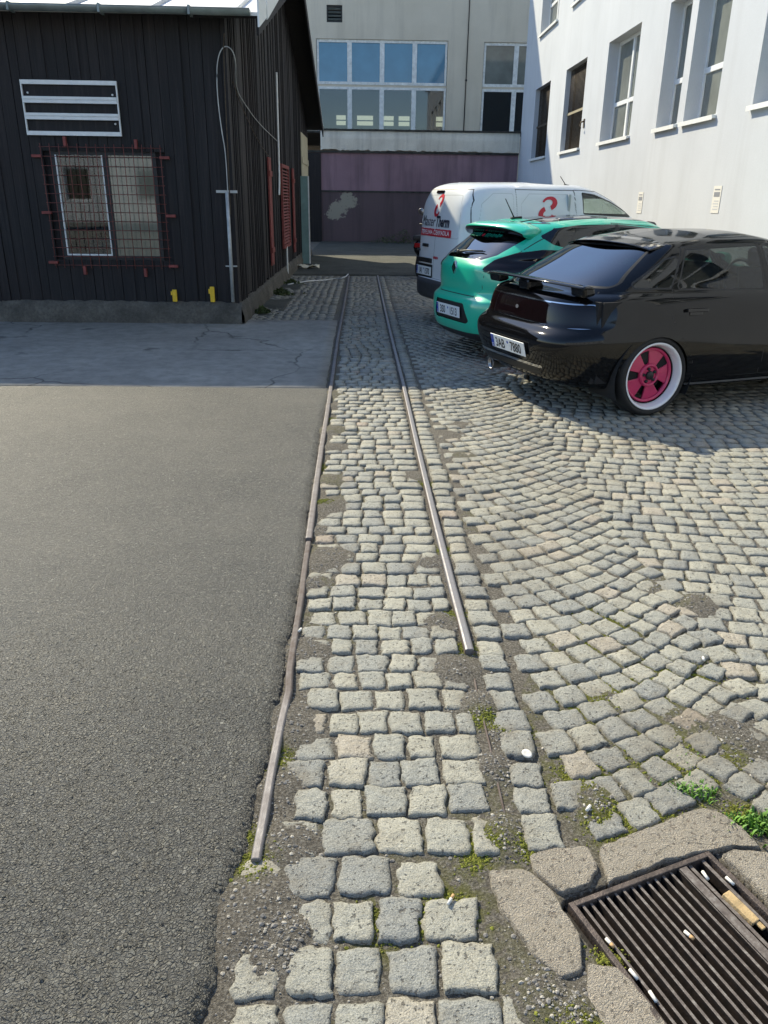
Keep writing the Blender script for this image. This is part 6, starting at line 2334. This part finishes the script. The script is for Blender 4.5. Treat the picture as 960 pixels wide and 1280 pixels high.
    fr = frame_at(S.rear_at(.33, .775)[0], (-1, 0, .02))
    MB().obox(fr[0] + fr[3] * .012, fr[1] * .26, fr[2] * .028, fr[3] * .012).build('lamp_housing', M['trim'], dl, .006)
    fr = frame_at(S.rear_at(.31, .955)[0], (-1, 0, .03))
    MB().obox(fr[0] + fr[3] * .012, fr[1] * .085, fr[2] * .020, fr[3] * .014).build('handle', M['trim'], dl, .008)
    fr = frame_at(S.rear_at(.60, .885)[0], (-1, 0, .03))
    MB().obox(fr[0] + fr[3] * .008, fr[1] * .07, fr[2] * .014, fr[3] * .008).build('hinge', M['plastic'], dl, .004)
    fr = frame_at(*S.rear_at(.10, 1.59))
    MB().obox(fr[0] + fr[3] * .006, fr[1] * .115, fr[2] * .018, fr[3] * .01).build('brake_light', M['lamp_red'], t, .006)
    # lettering
    sw = swirl(None, .30, .25, 0, 'swirl_logo', M['logo_red'], t, skin(.03, 1.435))
    cy0 = .115
    def word(name, s, size, mat, y, z, shear, bold, sx, align, off=.0045, space=1.0):
        V, F = text_mesh(s, size, shear, bold, align, space)
        sk = skin(y, z, off)
        return MB().add([sk(v[0] * sx, v[1]) for v in V], F).build(name, mat, t, fix=False)
    word('logo_lettering', 'Master', .175, M['logo_dark'], .075, 1.19, .22, .0, .92, 'RIGHT')
    word('logo_lettering', 'Therm', .175, M['logo_dark'], .055, 1.19, .22, .0055, .92, 'LEFT')
    sk = skin(.055, 1.115, .004)
    V, F = [], []
    for i in range(21):
        for v in (-.045, .045):
            V.append(sk(-.53 + 1.06 * i / 20, v))
    F = [(2 * i, 2 * i + 2, 2 * i + 3, 2 * i + 1) for i in range(20)]
    MB().add(V, F).build('red_banner', M['logo_red'], t, fix=False)
    word('banner_lettering', 'TEPELNÁ ČERPADLA', .072, M['vinyl_white'], .055, 1.093, 0, .0012, 1.42, 'CENTER', .0065, 1.02)
    word('red_lettering', 'www', .07, M['logo_red'], .03, .80, 0, .002, 1.1, 'LEFT')
    word('small_lettering', 'HDi', .05, M['alloy'], -.40, 1.0, 0, .001, 1.2, 'LEFT') if False else None
    def sskin(cx, cz, off=.005):
        def f(u, v):
            p, n = S.side_at(cx + u, cz + v, -1)
            return Vector(p) + Vector(n) * off
        return f
    swirl(None, .34, .25, 0, 'swirl_logo', M['logo_red'], t, sskin(1.13, 1.42))
    V, F = text_mesh('MasterTherm', .16, .2, .002, 'CENTER', 1.0)
    sk = sskin(1.08, 1.165)
    MB().add([sk(v[0], v[1]) for v in V], F).build('logo_lettering', M['logo_dark'], t, fix=False)
    ae = MB().tube([(1.75, -.1, 1.695), (1.66, -.1, 1.80)], [.006, .004], 6).build('aerial', M['trim'], t)
    MB().obox((1.76, -.1, 1.695), (.03, 0, -.004), (0, .02, 0), (0, 0, .01)).build('aerial_base', M['trim'], ae, .006)
    for k, s in (('', -1), ('_l', 1)):
        p = Vector(S.side_at(1.66, .98, s)[0])
        MB().obox(p + Vector((0, s * .012, 0)), (.09, 0, 0), (0, .014, 0), (0, 0, .014)).build('handle', M['plastic'], t, .008)
    for wx in WX:
        for y in (-.85, .85):
            wheel(t, wx, y, r, .20, .19, M['alloy'], M['alloy'], 'eight')
    car_common(t, S, .84, [(WX[0], r), (WX[1], r)], .3, (1.45, 3.0, .78, .34, .98))
    MB().box((1.40, -.80, .34), (1.43, .80, 1.58)).build('bulkhead', mat_plain('pale panel', (.4, .42, .42), .7), t)
    for y in (-.38, .38):
        car_seat(t, 1.65, y, .62)
    mirror(t, 2.42, -.86, 1.22, M['plastic'])
    mirror(t, 2.42, .86, 1.22, M['plastic'])
    for s in (-1, 1):
        fr = frame_at((3.74, s * .62, .80), (1, s * .5, .3))
        MB().obox(fr[0], fr[1] * .17, fr[2] * .1, fr[3] * .04).build('headlight', M['car_glass_light'], t, .03)
    return t, S
van, SV = white_van()

# ---------------- dark scooter half hidden by the van
def scooter():
    loc, rz = (1.10, 16.6, 0), math.pi / 2 - R(20)
    t = thing('scooter', 'dark motor scooter with a round mirror, half hidden behind the white van', 'scooter', loc, rz)
    for x in (0, 1.25):
        w = bpy.data.objects.new('wheel', None)
        COL.objects.link(w)
        w.parent = t
        w.location = (x, 0, .25)
        MB().lathe([(.16, -.05), (.22, -.055), (.25, -.02), (.25, .02), (.22, .055), (.16, .05)], 28, 'y').build('tyre', M['tyre'], w)
        MB().lathe([(.0001, -.03), (.16, -.04), (.16, .04), (.0001, .03)], 20, 'y').build('rim', M['hub_black'], w)
    b = MB()
    secs = [(-.22, .62, .10, .10), (.0, .60, .16, .18), (.35, .55, .16, .22), (.6, .36, .15, .10), (.9, .36, .16, .10), (1.02, .55, .17, .28), (1.08, .85, .12, .12)]
    V, F = [], []
    for (x, z, w_, h) in secs:
        for k in range(12):
            a = k * math.pi / 6
            V.append((x, w_ * math.cos(a), z + h * math.sin(a)))
    for i in range(len(secs) - 1):
        for k in range(12):
            F.append((i * 12 + k, i * 12 + (k + 1) % 12, (i + 1) * 12 + (k + 1) % 12, (i + 1) * 12 + k))
    F += [tuple(range(12)), tuple((len(secs) - 1) * 12 + k for k in range(12))]
    b.add(V, F, 0, True).build('body', M['gloss_black'], t)
    MB().box((-.2, -.14, .74), (.45, .14, .84)).build('seat', M['seat'], t, .04)
    MB().tube([(1.25, 0, .3), (1.08, 0, .98)], .03, 8).build('fork', M['hub_black'], t)
    hb = MB().tube([(.98, -.34, 1.02), (1.07, -.12, 1.0), (1.07, .12, 1.0), (.98, .34, 1.02)], .014, 8).build('handlebar', M['hub_black'], t)
    for s in (-1, 1):
        m_ = MB().tube([(1.0, s * .24, 1.02), (1.02, s * .30, 1.24)], .006, 6).build('mirror', M['hub_black'], hb)
        MB().lathe([(.0001, -.012), (.06, -.012), (.066, .0), (.05, .02), (.0001, .028)], 18, 'x', (1.02, s * .32, 1.27)).build('mirror_glass', M['alloy'], m_)
    MB().box((-.27, -.07, .62), (-.225, .07, .70)).build('tail_light', M['lamp_bright'], t, .01)
scooter()
